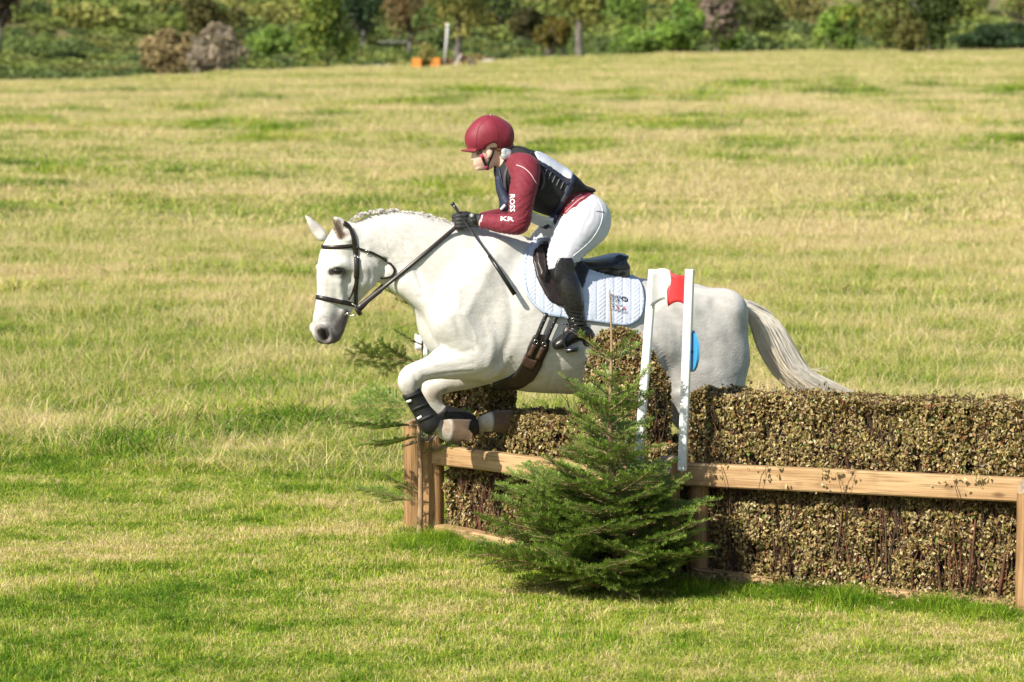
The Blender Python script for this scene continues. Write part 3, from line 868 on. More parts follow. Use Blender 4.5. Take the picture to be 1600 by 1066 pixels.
def on_horse(px, py, bvh=None):
    p, n = shoot(px, py, bvh)
    lim = hp(px, py, 0)
    if p is None or p[1] > lim[1] + .02:
        q = (bvh or BV).find_nearest(Vector(lim)); p, n = np.array(q[0]), np.array(q[1])
    return p, n
def drape(name, poly, mats, parent, off=.004, th=.01, step=4.0, side=-1, relief=None, bvh=None, smooth=3, midx=0):
    V2, T = poly_grid(poly, step)
    P, Nn = [], []
    for x, y in V2:
        p, n = on_horse(x, y, bvh)
        if side > 0:
            lat = (p - hp(x, y, 0)) @ HN
            q = (bvh or BV).find_nearest(Vector(p - 2 * lat * HN)); p, n = np.array(q[0]), np.array(q[1])
        P.append(p); Nn.append(n)
    P, Nn = np.array(P), np.array(Nn)
    for _ in range(smooth):
        Nn = laplace(Nn, T, .6); P = laplace(P, T, .35)
    Nn /= np.linalg.norm(Nn, axis=1)[:, None]
    rel = np.array([relief(x, y) for x, y in V2]) if relief else 0
    e = {}
    for t in T:
        for i in range(3):
            a, b = t[i], t[(i + 1) % 3]
            if (b, a) in e: del e[(b, a)]
            else: e[(a, b)] = 1
    edge = np.zeros(len(V2), bool)
    for a, b in e: edge[a] = edge[b] = True
    h = np.where(edge, th * .55, th) + rel * np.where(edge, 0, 1)
    A = P + Nn * (off + h)[:, None]
    Bk = P + Nn * (off * .2)
    n = len(P)
    c = np.cross(A[T[:, 1]] - A[T[:, 0]], A[T[:, 2]] - A[T[:, 0]])
    flip = (c * Nn[T[:, 0]]).sum(1).mean() < 0
    Tt = T[:, ::-1] if flip else T
    F = [tuple(t) for t in Tt] + [tuple(t[::-1] + n) for t in Tt]
    for a, b in e: F.append((a, b, b + n, a + n) if flip else (b, a, a + n, b + n))
    o = mk(name, np.vstack([A, Bk]), F, mats, parent)
    return o, (A, Tt)
def resample(path, step):
    path = np.asarray(path, float); out = [path[0]]
    for a, b in zip(path[:-1], path[1:]):
        n = max(1, int(np.linalg.norm(b - a) / step)); out += [a + (b - a) * k / n for k in range(1, n + 1)]
    return np.array(out)
def ribbon(P, Nn, wid, th, closed=False):
    P, Nn = np.asarray(P), np.asarray(Nn); n = len(P)
    V, F = [], []
    for i in range(n):
        t = unit(P[(i + 1) % n if closed else min(i + 1, n - 1)] - P[i - 1 if (closed or i) else 0])
        s = unit(np.cross(Nn[i], t)); w = (wid[i] if hasattr(wid, '__len__') else wid) / 2
        for a, b in ((-w, 0), (-w * .85, th), (w * .85, th), (w, 0)):
            V.append(P[i] + s * a + Nn[i] * b)
    for i in range(n if closed else n - 1):
        j = (i + 1) % n
        for k in range(4):
            F.append((i * 4 + k, i * 4 + (k + 1) % 4, j * 4 + (k + 1) % 4, j * 4 + k))
    if not closed: F += [(3, 2, 1, 0), tuple(range(4 * n - 4, 4 * n))]
    return V, F
def strap(name, path, wpx, m, parent, off=.002, th=.004, step=3, curve=True, bvh=None):
    path = resample(catmull(path, 6) if curve else path, step)
    q = [on_horse(x, y, bvh) for x, y in path]
    P = np.array([a + b * off for a, b in q]); Nn = np.array([b for a, b in q])
    for _ in range(4):
        Nn[1:-1] = (Nn[:-2] + Nn[1:-1] * 2 + Nn[2:]) / 4; P[1:-1] = (P[:-2] + P[1:-1] * 2 + P[2:]) / 4
    Nn = np.array([unit(x) for x in Nn])
    V, F = ribbon(P, Nn, wpx * PXM, th)
    return mk(name, V, F, m, parent)
def band(name, a, b, wpx, m, parent, n=48, off=.002, th=.004, arc=None):
    """a strap right round the head in the plane through profile points a and b"""
    pa, pb = hp(*a, 0), hp(*b, 0)
    c = (pa + pb) / 2; d1 = unit(pb - pa); d2 = HEADN - d1 * (HEADN @ d1); d2 = unit(d2)
    P, Nn = [], []
    for i in range(n):
        t = 2 * math.pi * i / n if arc is None else math.pi + arc * (2 * i / (n - 1) - 1)
        d = math.cos(t) * d1 + math.sin(t) * d2
        h = BV.ray_cast(Vector(c + d * .35), Vector(-d))
        if h[0] is None or (np.array(h[0]) - c) @ d < 0: P.append(None); Nn.append(None); continue
        P.append(np.array(h[0]) + d * off); Nn.append(d)
    P2 = [p for p in P if p is not None]; N2 = [q for q in Nn if q is not None]
    P2 = np.array(P2); N2 = np.array(N2)
    for _ in range(2):
        Q2 = (np.roll(P2, 1, 0) + 2 * P2 + np.roll(P2, -1, 0)) / 4
        if arc is not None: Q2[0], Q2[-1] = P2[0], P2[-1]
        P2 = Q2
    V, F = ribbon(P2, N2, wpx * PXM, th, arc is None)
    return mk(name, V, F, m, parent)
def ring(name, c, r, thick, nrm, m, parent, n=20):
    nrm = unit(nrm); a = unit(np.cross(nrm, (0.1, 0.2, 1))); b = np.cross(nrm, a)
    mb = MB(); mb.tube([c + r * (math.cos(2 * math.pi * i / n) * a + math.sin(2 * math.pi * i / n) * b) for i in range(n + 1)], thick, 6, False)
    return mb.build(name, m, parent)
# ------------------------------------------------------------------ the rider
BLACK_LEATHER = mat('black_leather', (.012, .011, .011), (.022, .020, .019), scale=60, rough=.26, bump=.0005, bscale=260)
BROWN_LEATHER = mat('dark_brown_leather', (.013, .008, .0065), (.024, .014, .011), scale=40, rough=.42, bump=.0006, bscale=220)
BRIDLE_LEATHER = mat('bridle_leather', (.014, .010, .009), (.028, .019, .015), scale=60, rough=.38)
SKIN = mat('skin', (.76, .49, .39), (.82, .56, .46), scale=30, rough=.5, attr=True, spec=.35)
MAROON = mat('maroon_jersey', (.155, .008, .022), (.20, .013, .030), scale=30, rough=.75, bump=.002, bscale=30, sheen=.08, stretch=(1, 1, 2.2))
HATSILK = mat('maroon_hat_silk', (.19, .010, .026), (.225, .014, .032), scale=25, rough=.62, sheen=.08)
VEST = mat('black_vest_fabric', (.010, .010, .011), (.018, .017, .018), scale=50, rough=.8, bump=.0006, bscale=300)
NAVY = mat('navy_webbing', (.012, .017, .042), (.02, .026, .06), scale=60, rough=.65)
WHITE_CLOTH = mat('white_cloth', (.54, .57, .65), (.62, .64, .71), scale=12, rough=.75, bump=.002, bscale=30)
BREECH = mat('white_breeches', (.60, .60, .65), (.66, .66, .71), scale=9, rough=.7, bump=.002, bscale=16, sheen=.15)
STEEL = mat('steel', (.55, .55, .54), (.65, .65, .64), scale=30, rough=.22, metal=1)
HAIRB = mat('auburn_hair', (.10, .035, .012), (.22, .09, .035), scale=40, rough=.5, stretch=(1, 1, 5))
PALE = mat('pale_piping', (.70, .45, .47), rough=.6)
WHITE_PRINT = mat('white_print', (.80, .80, .80), rough=.6)

ARM_N = [st(822, 266, -.165, 22, 1), st(820, 284, -.205, 21, .95), st(816, 305, -.225, 19.5, .95), st(813, 330, -.235, 17.5, .95), st(810, 347, -.232, 17.5, .95), st(797, 350, -.21, 15.5, .95), st(780, 349, -.175, 13.5, .95), st(765, 347, -.145, 11.5, .95), st(752, 346, -.12, 9.8, .9), st(744, 345, -.11, 9.5, .8)]
ARM_F = [st(816, 266, .165, 22, 1), st(808, 290, .20, 20, 1), st(799, 320, .215, 17, 1), st(792, 338, .20, 16, 1), st(770, 342, .13, 13, 1), st(748, 344, .075, 10, .9), st(740, 345, .065, 9, .8)]
TORSO = [st(808, 266, 0, 30, 1.25), st(826, 276, 0, 35, 1.28), st(850, 291, 0, 35.5, 1.22), st(876, 307, 0, 33, 1.15), st(898, 326, 0, 33, 1.28), st(908, 342, 0, 34, 1.4)]
SHOULD = [st(818, 262, -.165, 20, 1), st(808, 257, 0, 22, 1.2), st(814, 262, .165, 20, 1)]
NECK = [st(806, 262, 0, 20, 1), st(792, 254, 0, 15.5, .95), st(781, 244, 0, 14.5, .95), st(774, 234, 0, 15, .95)]
PELV = [[st(902, 330, s * .02, 30, 1.3), st(914, 343, s * .085, 37, .95), st(908, 352, s * .13, 36, .9)] for s in (-1, 1)]
LEG_N = [st(914, 346, -.10, 37.5, .9), st(900, 364, -.155, 34, .92), st(888, 383, -.195, 28.5, .95), st(880, 400, -.228, 23.5, .95), st(877, 413, -.238, 20.5, .95), st(879, 428, -.252, 18.5, .92), st(887, 448, -.270, 19, .92), st(893, 470, -.280, 17, .92), st(898, 490, -.286, 13.5, .9), st(902, 505, -.288, 12, .9)]
LEG_F = [st(908, 346, .10, 37, .9), st(888, 356, .16, 33, .92), st(864, 370, .22, 26, .95), st(848, 381, .25, 21, .95), st(842, 392, .255, 19, .95), st(852, 415, .265, 18, .95), st(862, 450, .275, 17, .9), st(872, 490, .28, 12, .9)]
FOOT_N = [st(916, 522, -.288, 10.5, .9), st(905, 520, -.288, 12, .9), st(891, 526, -.292, 11, 1.0), st(878, 535, -.296, 9, 1.25), st(871, 539, -.297, 6.8, 1.3)]
FOOT_F = [(p + hp(-10 + 800, 533, .57) - hp(800, 533, 0), r, n, w) for p, r, n, w in FOOT_N]
HN2 = sn(20)
def fc(px, py, lat, r, w=1.0): return (hp(px, py, 0) + HN2 * lat, r * PXM, HN2, w)
CRAN = [fc(778, 214, 0, 26, .92), fc(764, 213, 0, 26.5, .92), fc(753, 219, 0, 20, .9)]
FACE = [[fc(754, 232, 0, 17.5, .92), fc(753.5, 246, 0, 16, .85), fc(752.5, 256, 0, 9.5, .85)],
        [fc(766, 244, 0, 13, 1.1), fc(764, 255, 0, 9.5, 1.2), fc(752.5, 260.5, 0, 6.3, 1.1)],
        [fc(742, 236, 0, 4, 1.2), fc(739.6, 243, 0, 2.5, .9), fc(737.2, 248.6, 0, 2.7, 1.1)],         # nose
        [fc(741.6, 254.6, 0, 2.6, 2.4), fc(742.2, 258.2, 0, 2.6, 2.2)],                                   # lips
        [fc(746.2, 263, 0, 4.0, 1.4)]]
def hand(s, wrist, off):
    """palm, four curled fingers of different lengths and a thumb, closed on rein and whip"""
    L = []
    o = lambda x, y, l, r, w=1: st(x + off, y, l, r, w)
    b = wrist
    L.append(([o(746, 345, b, 9, .8), o(736, 344.5, b + s * .004, 10.5, .62), o(727, 344, b + s * .008, 9.5, .62)], .012))
    for i, (k, ln) in enumerate(((336.5, 1.0), (342.5, 1.12), (348, 1.05), (353, .85))):
        L.append(([o(727, k + .6, b - s * .004, 3.6), o(718.5 - 2 * ln, k + 1.0, b + s * .000, 3.3), o(714 - 1.2 * ln, k + 2.2, b + s * .020, 3.1), o(717, k + 3.0, b + s * .040, 2.9), o(723, k + 2.8, b + s * .046, 2.6)], .003))
    L.append(([o(738, 338, b + s * .03, 4.6), o(729, 334.5, b + s * .032, 4.0), o(721, 334.5, b + s * .026, 3.4), o(715.5, 336, b + s * .02, 2.9)], .004))
    return L
def pcut(fd, a, b, rm, Y=21.0):
    """cut along the straight edge a-b; RM lies on the part that goes"""
    A, B_, C_ = W(*a, Y), W(*b, Y), W(*rm, Y)
    n = np.cross(B_ - A, A - CAMP)
    fd.cut(A, n if n @ (C_ - A) > 0 else -n, .004)
HAND_N, HAND_F = hand(1, -.105, 0), hand(-1, .062, -4)

lo = np.minimum(hp(700, 180, -.45), hp(960, 180, -.45)); hi = np.maximum(hp(960, 180, .45), hp(960, 180, .45))
RB = (np.array((lo[0] - .02, lo[1] - .05, hp(800, 566, 0)[2])), np.array((hi[0] + .05, hi[1] + .05, hp(800, 172, 0)[2])))
def rfield(h, a=None, b=None):
    if a is None: return Field(RB[0], RB[1], h)
    la = np.minimum(hp(a[0], a[1], -.42), hp(a[0], a[1], .42)); lb = np.maximum(hp(b[0], b[1], -.42), hp(b[0], b[1], .42))
    return Field((la[0] - .13, la[1] - .1, lb[2] - .02), (lb[0] + .13, lb[1] + .1, la[2] + .02), h)

f = rfield(.0062)
f.chain(TORSO, .03); f.chain(SHOULD, .03); f.chain(NECK, .03)
for q in PELV: f.chain(q, .04)
for q in (LEG_N, LEG_F): f.chain(q, .02)
for q in (FOOT_N, FOOT_F): f.chain(q, .012, grow=-.003)
for q in (ARM_N, ARM_F): f.chain(q, .018)
f.chain(CRAN, .02)
for i, q in enumerate(FACE): f.chain(q, .012 if i < 2 else .006)
for s in (-1, 1):
    f.chain([fc(758.5, 234, s * .055, 5.2, .5), fc(759.5, 239, s * .058, 5.4, .45), fc(758.5, 244, s * .055, 3.2, .5)], .004)   # ears
    f.chain([fc(744.5, 240, s * .030, 4, .8)], .006, 'sub')                                                                     # eye sockets
    f.chain([fc(745, 240, s * .026, 3.2, .8)], .003)
for H_ in (HAND_N, HAND_F):
    for q, k in H_: f.chain(q, k, grow=-.0012)
PV, PF = f.mesh(2)
pc = np.tile(np.array((1.0, 1.0, 1.0)), (len(PV), 1))
def pm(p, r, r2): return near_mask(PV, p, r, r2)[:, None]
for s in (-1, 1):
    m = pm(hp(743.5, 240, 0) + HN2 * s * .034, .006, .012); pc = pc * (1 - m) + np.array((.12, .08, .07)) * m
    m = pm(hp(748, 235.5, 0) + HN2 * s * .045, .006, .012) * .7; pc = pc * (1 - m) + np.array((.25, .15, .10)) * m
    m = pm(hp(752, 250, 0) + HN2 * s * .045, .01, .04) * .5; pc = pc * (1 - m) + np.array((1.15, .78, .74)) * m
m = pm(hp(742, 256, 0), .008, .016) * .8; pc = pc * (1 - m) + np.array((.85, .40, .38)) * m
person = thing('person', hp(890, 400, 0), 'rider in maroon top and hat, white breeches and black boots, crouched over the white horse', 'person')
mk('body', PV, PF, SKIN, person, cols=pc)
# jersey
f = rfield(.006, (700, 225), (960, 372))
f.chain(TORSO, .03, grow=.006); f.chain(SHOULD, .03, grow=.006)
for q in PELV: f.chain(q, .04, grow=.0055)
for q in (ARM_N, ARM_F): f.chain(q[:-1], .02, grow=.0035)
pcut(f, (749, 335), (749.5, 360), (700, 345))
pcut(f, (868, 352), (929, 303), (960, 380))
JV, JF = f.mesh(1)
jn = vnormals(JV, JF)
# creases: across the bent elbow, the armpit and the gathered waist
def crease(P):
    w = np.zeros(len(P))
    for c, d, fr, r, a in ((hp(812, 340, -.23), unit(hp(800, 330, 0) - hp(815, 350, 0)), 300, .12, .0028), (hp(806, 285, -.2), unit(np.array((.8, 0, .6))), 260, .10, .0022),
                           (hp(890, 322, -.12), unit(hp(885, 335, 0) - hp(900, 312, 0)), 240, .14, .0042), (hp(770, 347, -.15), np.array((1, 0, .25)), 260, .09, .0022)):
        u = (P - c) @ d
        e = np.exp(-((P - c) ** 2).sum(1) / (r * r))
        sd = unit(np.cross(d, HN))
        n_ = np.zeros(len(P)); ok = e > .02
        n_[ok] = [1 - 2 * abs(noise.noise(Vector((q @ d * fr / 4.5 + 1.2 * noise.noise(Vector(q) * 9), q @ sd * 9, q @ HN * 9)))) - .55 for q in P[ok]]
        w = w + e * a * 2.4 * n_
    return w
JV = JV + jn * np.maximum(crease(JV), -.0016)[:, None]
mk('jersey', JV, JF, MAROON, person)
BJ = BVHTree.FromPolygons(JV.tolist(), JF.tolist())
# breeches
f = rfield(.0065, (820, 295), (965, 440))
for q in PELV: f.chain(q, .04, grow=.008)
f.chain([st(893, 322, 0, 31, 1.25), st(905, 336, 0, 33, 1.35)], .03, grow=.006)
f.chain(LEG_N[:6], .03, grow=.005); f.chain(LEG_F[:2], .03, grow=.005)
pcut(f, (866, 348), (930, 299), (800, 250))
f.chain(LEG_F[:6], .02, grow=.005)
BRV, BRF = f.mesh(2)
bn = vnormals(BRV, BRF)
u = np.array([noise.noise(Vector((p[0] * 26 + p[2] * 20, p[1] * 8, p[2] * 26 - p[0] * 8))) for p in BRV])
e = np.exp(-((BRV - hp(868, 352, -.12)) ** 2).sum(1) / .012) + .8 * np.exp(-((BRV - hp(873, 405, -.22)) ** 2).sum(1) / .004) + .25
fold = np.zeros(len(BRV))
for c_, d_, fr_, r_, a_ in ((hp(862, 365, -.14), unit(hp(868, 385, 0) - hp(862, 350, 0)), 190, .09, .0035), (hp(866, 408, -.25), unit(hp(872, 425, 0) - hp(862, 395, 0)), 300, .07, .003), (hp(900, 330, -.2), unit(hp(912, 340, 0) - hp(886, 325, 0)), 170, .08, .003), (hp(905, 398, -.22), unit(hp(895, 410, 0) - hp(915, 380, 0)), 240, .07, .003)):
    ph_ = np.array([4 * noise.noise(Vector(q) * 11) for q in BRV]); fold += a_ * np.exp(-((BRV - c_) ** 2).sum(1) / r_ ** 2) * np.sin((BRV - c_) @ d_ * fr_ + ph_)
BRV = BRV + bn * (u * e * .0045 + fold)[:, None]
breeches = mk('breeches', BRV, BRF, BREECH, person)
BB = BVHTree.FromPolygons(BRV.tolist(), BRF.tolist())
strap('seam', [(934, 311), (942, 330), (938, 352), (925, 374), (908, 390), (896, 400)], 1.6, WHITE_PRINT, breeches, off=.0008, th=.0016, bvh=BB)
strap('pocket_zip', [(931, 330), (944, 332)], 2.2, mat('grey_zip', (.25, .25, .27), rough=.4), breeches, off=.0008, th=.0015, bvh=BB)
# boots
f = rfield(.0055, (820, 395), (950, 560))
for L_, F_, d in ((LEG_N, FOOT_N, 0), (LEG_F, FOOT_F, -34)):
    s = -1 if L_ is LEG_N else 1
    f.chain(L_[3:], .012, grow=.007); f.chain(F_, .02, grow=.004)
    f.chain([st(921 + d, 528, s * .288, 8, .9), st(917 + d, 534, s * .288, 8, .9)], .01)
pcut(f, (856, 421), (900, 409), (870, 350))
# the Spanish top: higher on the outside
for L_, s, d in ((LEG_N, -1, 0), (LEG_F, 1, -34)):
    f.chain([st(886 + d, 402, s * .296, 5, .6), st(883 + d, 414, s * .298, 15, .32), st(881 + d, 430, s * .30, 17, .3)], .008)
V, Q = f.mesh(1)
vn = vnormals(V, Q)
ank = np.exp(-((V - hp(900, 503, -.29)) ** 2).sum(1) / .0035) + np.exp(-((V - hp(868, 503, .29)) ** 2).sum(1) / .0035)
V = V + vn * (.0035 * ank * np.sin(V[:, 2] * 330 + V[:, 0] * 60))[:, None]
far = V @ HN > (hp(880, 450, 0) @ HN)
for sel in (~far, far):
    fs = sel[Q].all(1)
    ids = np.full(len(V), -1); ids[np.nonzero(sel)[0]] = np.arange(sel.sum())
    b = mk('boot', V[sel], ids[Q[fs]], BLACK_LEATHER, person)
    if not far[np.nonzero(sel)[0][0]]: near_boot = b; BBO = BVHTree.FromPolygons(V[sel].tolist(), ids[Q[fs]].tolist())
strap('zip', [(908, 425), (911, 450), (911, 480), (908, 500)], 2, VEST, near_boot, off=.001, th=.002, bvh=BBO)
strap('spur_strap', [(886, 512), (900, 508), (914, 506)], 3.5, BLACK_LEATHER, near_boot, off=.002, th=.003, bvh=BBO)
p_, n_ = shoot(895, 499, BBO)
if p_ is not None: ring('buckle', p_ + n_ * .004, .009, .002, n_, STEEL, near_boot)
# gloves
f = rfield(.0034, (705, 322), (762, 368))
for H_ in (HAND_N, HAND_F):
    for q, k in H_: f.chain(q, k, grow=.0010)
f.chain([st(750, 345, -.115, 10.5, .85), st(742, 344.5, -.108, 10, .8)], .006, grow=.002)
f.chain([st(744, 344.5, .066, 10, .85), st(736, 344.5, .063, 10, .8)], .006, grow=.002)
V, Q = f.mesh(1)
far = V @ HN > (hp(730, 345, -.02) @ HN)
for sel in (~far, far):
    fs = sel[Q].all(1)
    ids = np.full(len(V), -1); ids[np.nonzero(sel)[0]] = np.arange(sel.sum())
    gl = mk('glove', V[sel], ids[Q[fs]], mat('black_glove', (.018, .018, .019), (.034, .033, .033), scale=80, rough=.6, bump=.0006, bscale=400), person)
    if sel[0] != far[0] or True:
        if not far[np.nonzero(sel)[0][0]]: BG = BVHTree.FromPolygons(V[sel].tolist(), ids[Q[fs]].tolist()); ngl = gl
p_, n_ = shoot(737.5, 337.5, BG)
mb = MB()
if p_ is not None:
    n_ = unit(n_ + np.array((0, -1.5, .3)))
    mb.tube([p_ - n_ * .004, p_ + n_ * .006], .0165, 16); mb.build('watch', mat('watch_case', (.03, .03, .032), rough=.3), person)
    mb = MB(); mb.tube([p_ + n_ * .006, p_ + n_ * .0075], .0115, 16); mb.build('watch_face', mat('watch_dial', (.30, .30, .31), rough=.3), person)
strap('watch_strap', [(739, 330), (740.5, 337), (742, 345), (742, 354)], 7, BLACK_LEATHER, person, off=.001, th=.002, bvh=BG)
strap('cuff_piping', [(754, 336.5), (752.5, 342), (751.5, 347)], 2.4, WHITE_PRINT, person, off=.001, th=.0015, bvh=BJ)
# body protector
f = rfield(.0062, (760, 222), (940, 355))
f.chain(TORSO[:4], .03, grow=.020)
f.chain([st(820, 253, -.118, 17, 1), st(812, 247, -.06, 17, 1.0), st(806, 249, 0, 14, 1.4), st(812, 247, .06, 17, 1.0), st(817, 253, .118, 17, 1)], .03)
f.chain([st(790, 276, -.07, 12, 1.3), st(789, 295, -.06, 12, 1.3), st(797, 310, -.03, 12, 1.5)], .03)
f.chain([st(800, 240, 0, 9, 2.5), st(812, 240, 0, 9, 3.5)], .02)
f.chain([st(878, 282, 0, 18, 2.8), st(903, 293, 0, 8, 4.5), st(922, 297, 0, 4, 7.5)], .02)              # flap over the small of the back
f.chain(ARM_N[:5], .006, 'sub', grow=.012); f.chain(ARM_F[:5], .006, 'sub', grow=.012)
f.chain([st(822, 266, -.19, 24, 1.2)], .006, 'sub', grow=.006); f.chain([st(818, 266, .19, 24, 1.2)], .006, 'sub', grow=.006)
f.chain(NECK, .006, 'sub', grow=.018)
for s in (-1, 1): f.chain([st(890, 330, s * .15, 13, 2), st(901, 318, s * .15, 15, 2), st(918, 310, s * .15, 11, 2)], .004, 'sub')
pcut(f, (826, 328), (868, 341), (840, 380))
V, Q = f.mesh(1)
vest = mk('body_protector', V, Q, VEST, person)
BVT = BVHTree.FromPolygons(V.tolist(), Q.tolist())
EDGE = mat('grey_vest_binding', (.055, .052, .055), (.075, .07, .072), scale=40, rough=.7)
strap('armhole_binding', [(790, 300), (789, 276), (797, 255), (814, 246), (832, 250), (845, 264), (850, 282), (845, 296)], 5, EDGE, vest, off=.001, th=.006, bvh=BVT)
for i in range(7):                                          # side lacing
    x, y = 852 + i * 6.6, 268 + i * 4.8
    strap('lace', [(x - 2.5, y + 8), (x + 1, y), (x + 4, y - 5)], 1.8, mat('grey_lace', (.12, .12, .13), rough=.6) if i == 0 else bpy.data.materials['grey_lace'], vest, off=.001, th=.003, bvh=BVT)
# air jacket: navy yoke, straps, canister pouch
NP = []
strap('navy_yoke', [(828, 240), (838, 252), (858, 265), (876, 279), (890, 288)], 6, NAVY, vest, off=.003, th=.006, bvh=BVT)
strap('side_strap', [(897, 276), (889, 296), (878, 316), (866, 338)], 9, NAVY, vest, off=.004, th=.006, bvh=BVT)
strap('strap_buckle', [(883, 305), (878, 315)], 6.5, mat('dark_plastic', (.05, .05, .055), rough=.35), vest, off=.011, th=.004, bvh=BVT)
strap('front_strap', [(781, 252), (781, 268), (784, 286), (790, 304)], 6.5, NAVY, vest, off=.003, th=.006, bvh=BVT)
mb = MB(); mb.tube([hp(868, 336, -.16), hp(862, 345, -.13), hp(853, 355, -.10), hp(845, 353, -.05)], [.016, .015, .013, .008], 6); mb.tube([hp(867, 340, -.15), hp(868, 355, -.15)], [.009, .006], 5)
mb.build('strap_tail', NAVY, vest)
f = Field(hp(770, 335, -.3) - (.02, .02, 0), hp(805, 278, .05) + (.02, .04, .02), .005)
f.chain([st(780, 280, -.085, 7, 1), st(783, 296, -.09, 8, 1), st(789, 312, -.10, 9, 1.2)], .01)
f.chain([st(790, 316, -.11, 9, 1.6), st(788, 324, -.11, 7.5, 1.8)], .01)
V, Q = f.mesh(1); pouch = mk('cartridge_pouch', V, Q, NAVY, vest)
BPO = BVHTree.FromPolygons(V.tolist(), Q.tolist())
p_, n_ = shoot(786.5, 324, BPO)
if p_ is not None:
    mb = MB(); mb.tube([p_ + n_ * .001 + np.array((.010, 0, .011)), p_ + n_ * .002 + np.array((-.012, -.001, -.012))], [.0085, .007], 8); mb.build('pouch_badge', WHITE_PRINT, pouch)
# white number bib: back panel and the front tail of it
def lofted(name, rows, m, parent, th=.004):
    """a sheet through rows of points, with thickness"""
    R = np.array(rows, float); a, b = R.shape[:2]
    du = np.gradient(R, axis=0); dv = np.gradient(R, axis=1)
    n = np.cross(du, dv); n /= np.linalg.norm(n, axis=2)[..., None] + 1e-12
    V = np.vstack([(R + n * th / 2).reshape(-1, 3), (R - n * th / 2).reshape(-1, 3)])
    F = []; o = a * b
    for i in range(a - 1):
        for j in range(b - 1):
            q = (i * b + j, (i + 1) * b + j, (i + 1) * b + j + 1, i * b + j + 1); F += [q, tuple(x + o for x in q[::-1])]
    bd = [i for i in range(b)] + [(i) * b + b - 1 for i in range(1, a)] + [(a - 1) * b + j for j in range(b - 2, -1, -1)] + [i * b for i in range(a - 2, 0, -1)]
    for i in range(len(bd)):
        x, y = bd[i], bd[(i + 1) % len(bd)]; F.append((x, y, y + o, x + o))
    return mk(name, V, F, m, parent)
BIBP = [(833, 238), (845, 234), (862, 242), (880, 254), (894, 265), (899, 272), (892, 283), (878, 276), (858, 262), (840, 252)]
bib = drape('number_bib', BIBP, WHITE_CLOTH, person, off=.003, th=.005, step=3, bvh=BVT)[0]
drape('number_bib', BIBP, WHITE_CLOTH, person, off=.003, th=.005, step=4, bvh=BVT, side=1)
rows = []
for t in np.linspace(0, 1, 5):
    a = np.array((829, 330)) * (1 - t) + np.array((865, 341)) * t
    rows.append([hp(a[0] + (-3) * k, a[1] + 15 * k + 3 * math.sin(t * 3), -.16 + .06 * k + .02 * math.sin(t * 4)) for k in np.linspace(0, 1, 5)])
lofted('bib_tail', rows, WHITE_CLOTH, person)
# helmet
f = rfield(.005, (712, 172), (812, 258))
f.chain([fc(777, 212, 0, 26, .95), fc(764, 209, 0, 28.5, .95), fc(752, 217, 0, 25.5, .92)], .03, grow=.003)
f.chain([fc(782, 217, 0, 17.5, 1.2), fc(764, 222, 0, 22, 1.15)], .02)
f.chain([fc(782, 224, 0, 17, 1.1)], .012, grow=.001)
pcut(f, (724, 238.5), (806, 229), (760, 300))
f.chain([fc(757, 232, -.09, 7.5, 1.5), fc(763, 231, -.09, 9, 1.5)], .008, 'sub'); f.chain([fc(757, 232, .09, 7.5, 1.5), fc(763, 231, .09, 9, 1.5)], .008, 'sub')
f.chain([fc(738, 236, 0, 3.0, 6.5), fc(729, 235.5, 0, 2.0, 8.0), fc(722.5, 235.5, 0, 1.4, 7)], .008)
V, Q = f.mesh(2)
hel = mk('helmet', V, Q, HATSILK, person)
BH = BVHTree.FromPolygons(V.tolist(), Q.tolist())
ball('button', hp(767.5, 180.5, 0), .008, STEEL, hel, 6)
SEAM = mat('hat_seam', (.14, .008, .02), rough=.8)
strap('seam', [(767, 183), (775, 195), (778, 212), (778, 230)], 1.2, SEAM, hel, off=.0003, th=.0012, bvh=BH)
strap('seam', [(764, 183), (750, 196), (745, 212), (744, 229)], 1.2, SEAM, hel, off=.0003, th=.0012, bvh=BH)
mb = MB()
BP = BVHTree.FromPolygons(PV.tolist(), PF.tolist())
strap('chin_strap', [(748, 229), (752, 242), (757, 254), (761, 263.5)], 4, VEST, hel, off=.002, th=.004, bvh=BP)
strap('chin_strap', [(771, 231), (768, 244), (763, 254), (761, 263.5)], 3.6, VEST, hel, off=.002, th=.004, bvh=BP)
strap('strap_pad', [(751.5, 241), (755, 248)], 4.6, mat('pink_pad', (.42, .02, .09), rough=.6), hel, off=.005, th=.003, bvh=BP)
strap('strap_pad', [(759, 259), (762, 264)], 4.6, bpy.data.materials['pink_pad'], hel, off=.005, th=.003, bvh=BP)
# hair
f = Field(hp(770, 262, -.2) - (.02, .02, 0), hp(815, 215, .2) + (.02, .02, 0), .005)
f.chain([fc(788, 228, 0, 13, 1.4), fc(793, 235, 0, 12.5, 1.1), fc(797, 243, 0, 9, 1)], .01)
f.chain([fc(771, 231, -.06, 4, .6), fc(782, 234, -.055, 6, .6), fc(790, 236, -.03, 8, .7)], .01)
f.chain([fc(757, 231, -.058, 3, .5), fc(766, 232, -.062, 3, .5)], .006)
V, Q = f.mesh(1); hair = mk('hair', V, Q, HAIRB, person)
ff = Field(hp(770, 262, -.3) - (.02, .02, 0), hp(800, 225, .0) + (.02, .04, 0), .004)
ff.chain([fc(779, 236, -.088, 5.5, .7), fc(785, 238, -.088, 6.2, .6)], .004); ff.chain([fc(779, 243, -.09, 6.2, .6), fc(786, 244, -.088, 4.6, .7)], .004)
V, Q = ff.mesh(1); mk('hair_bow', V, Q, mat('silver_bow', (.30, .34, .36), (.75, .78, .78), scale=70, rough=.3, metal=.4), hair)
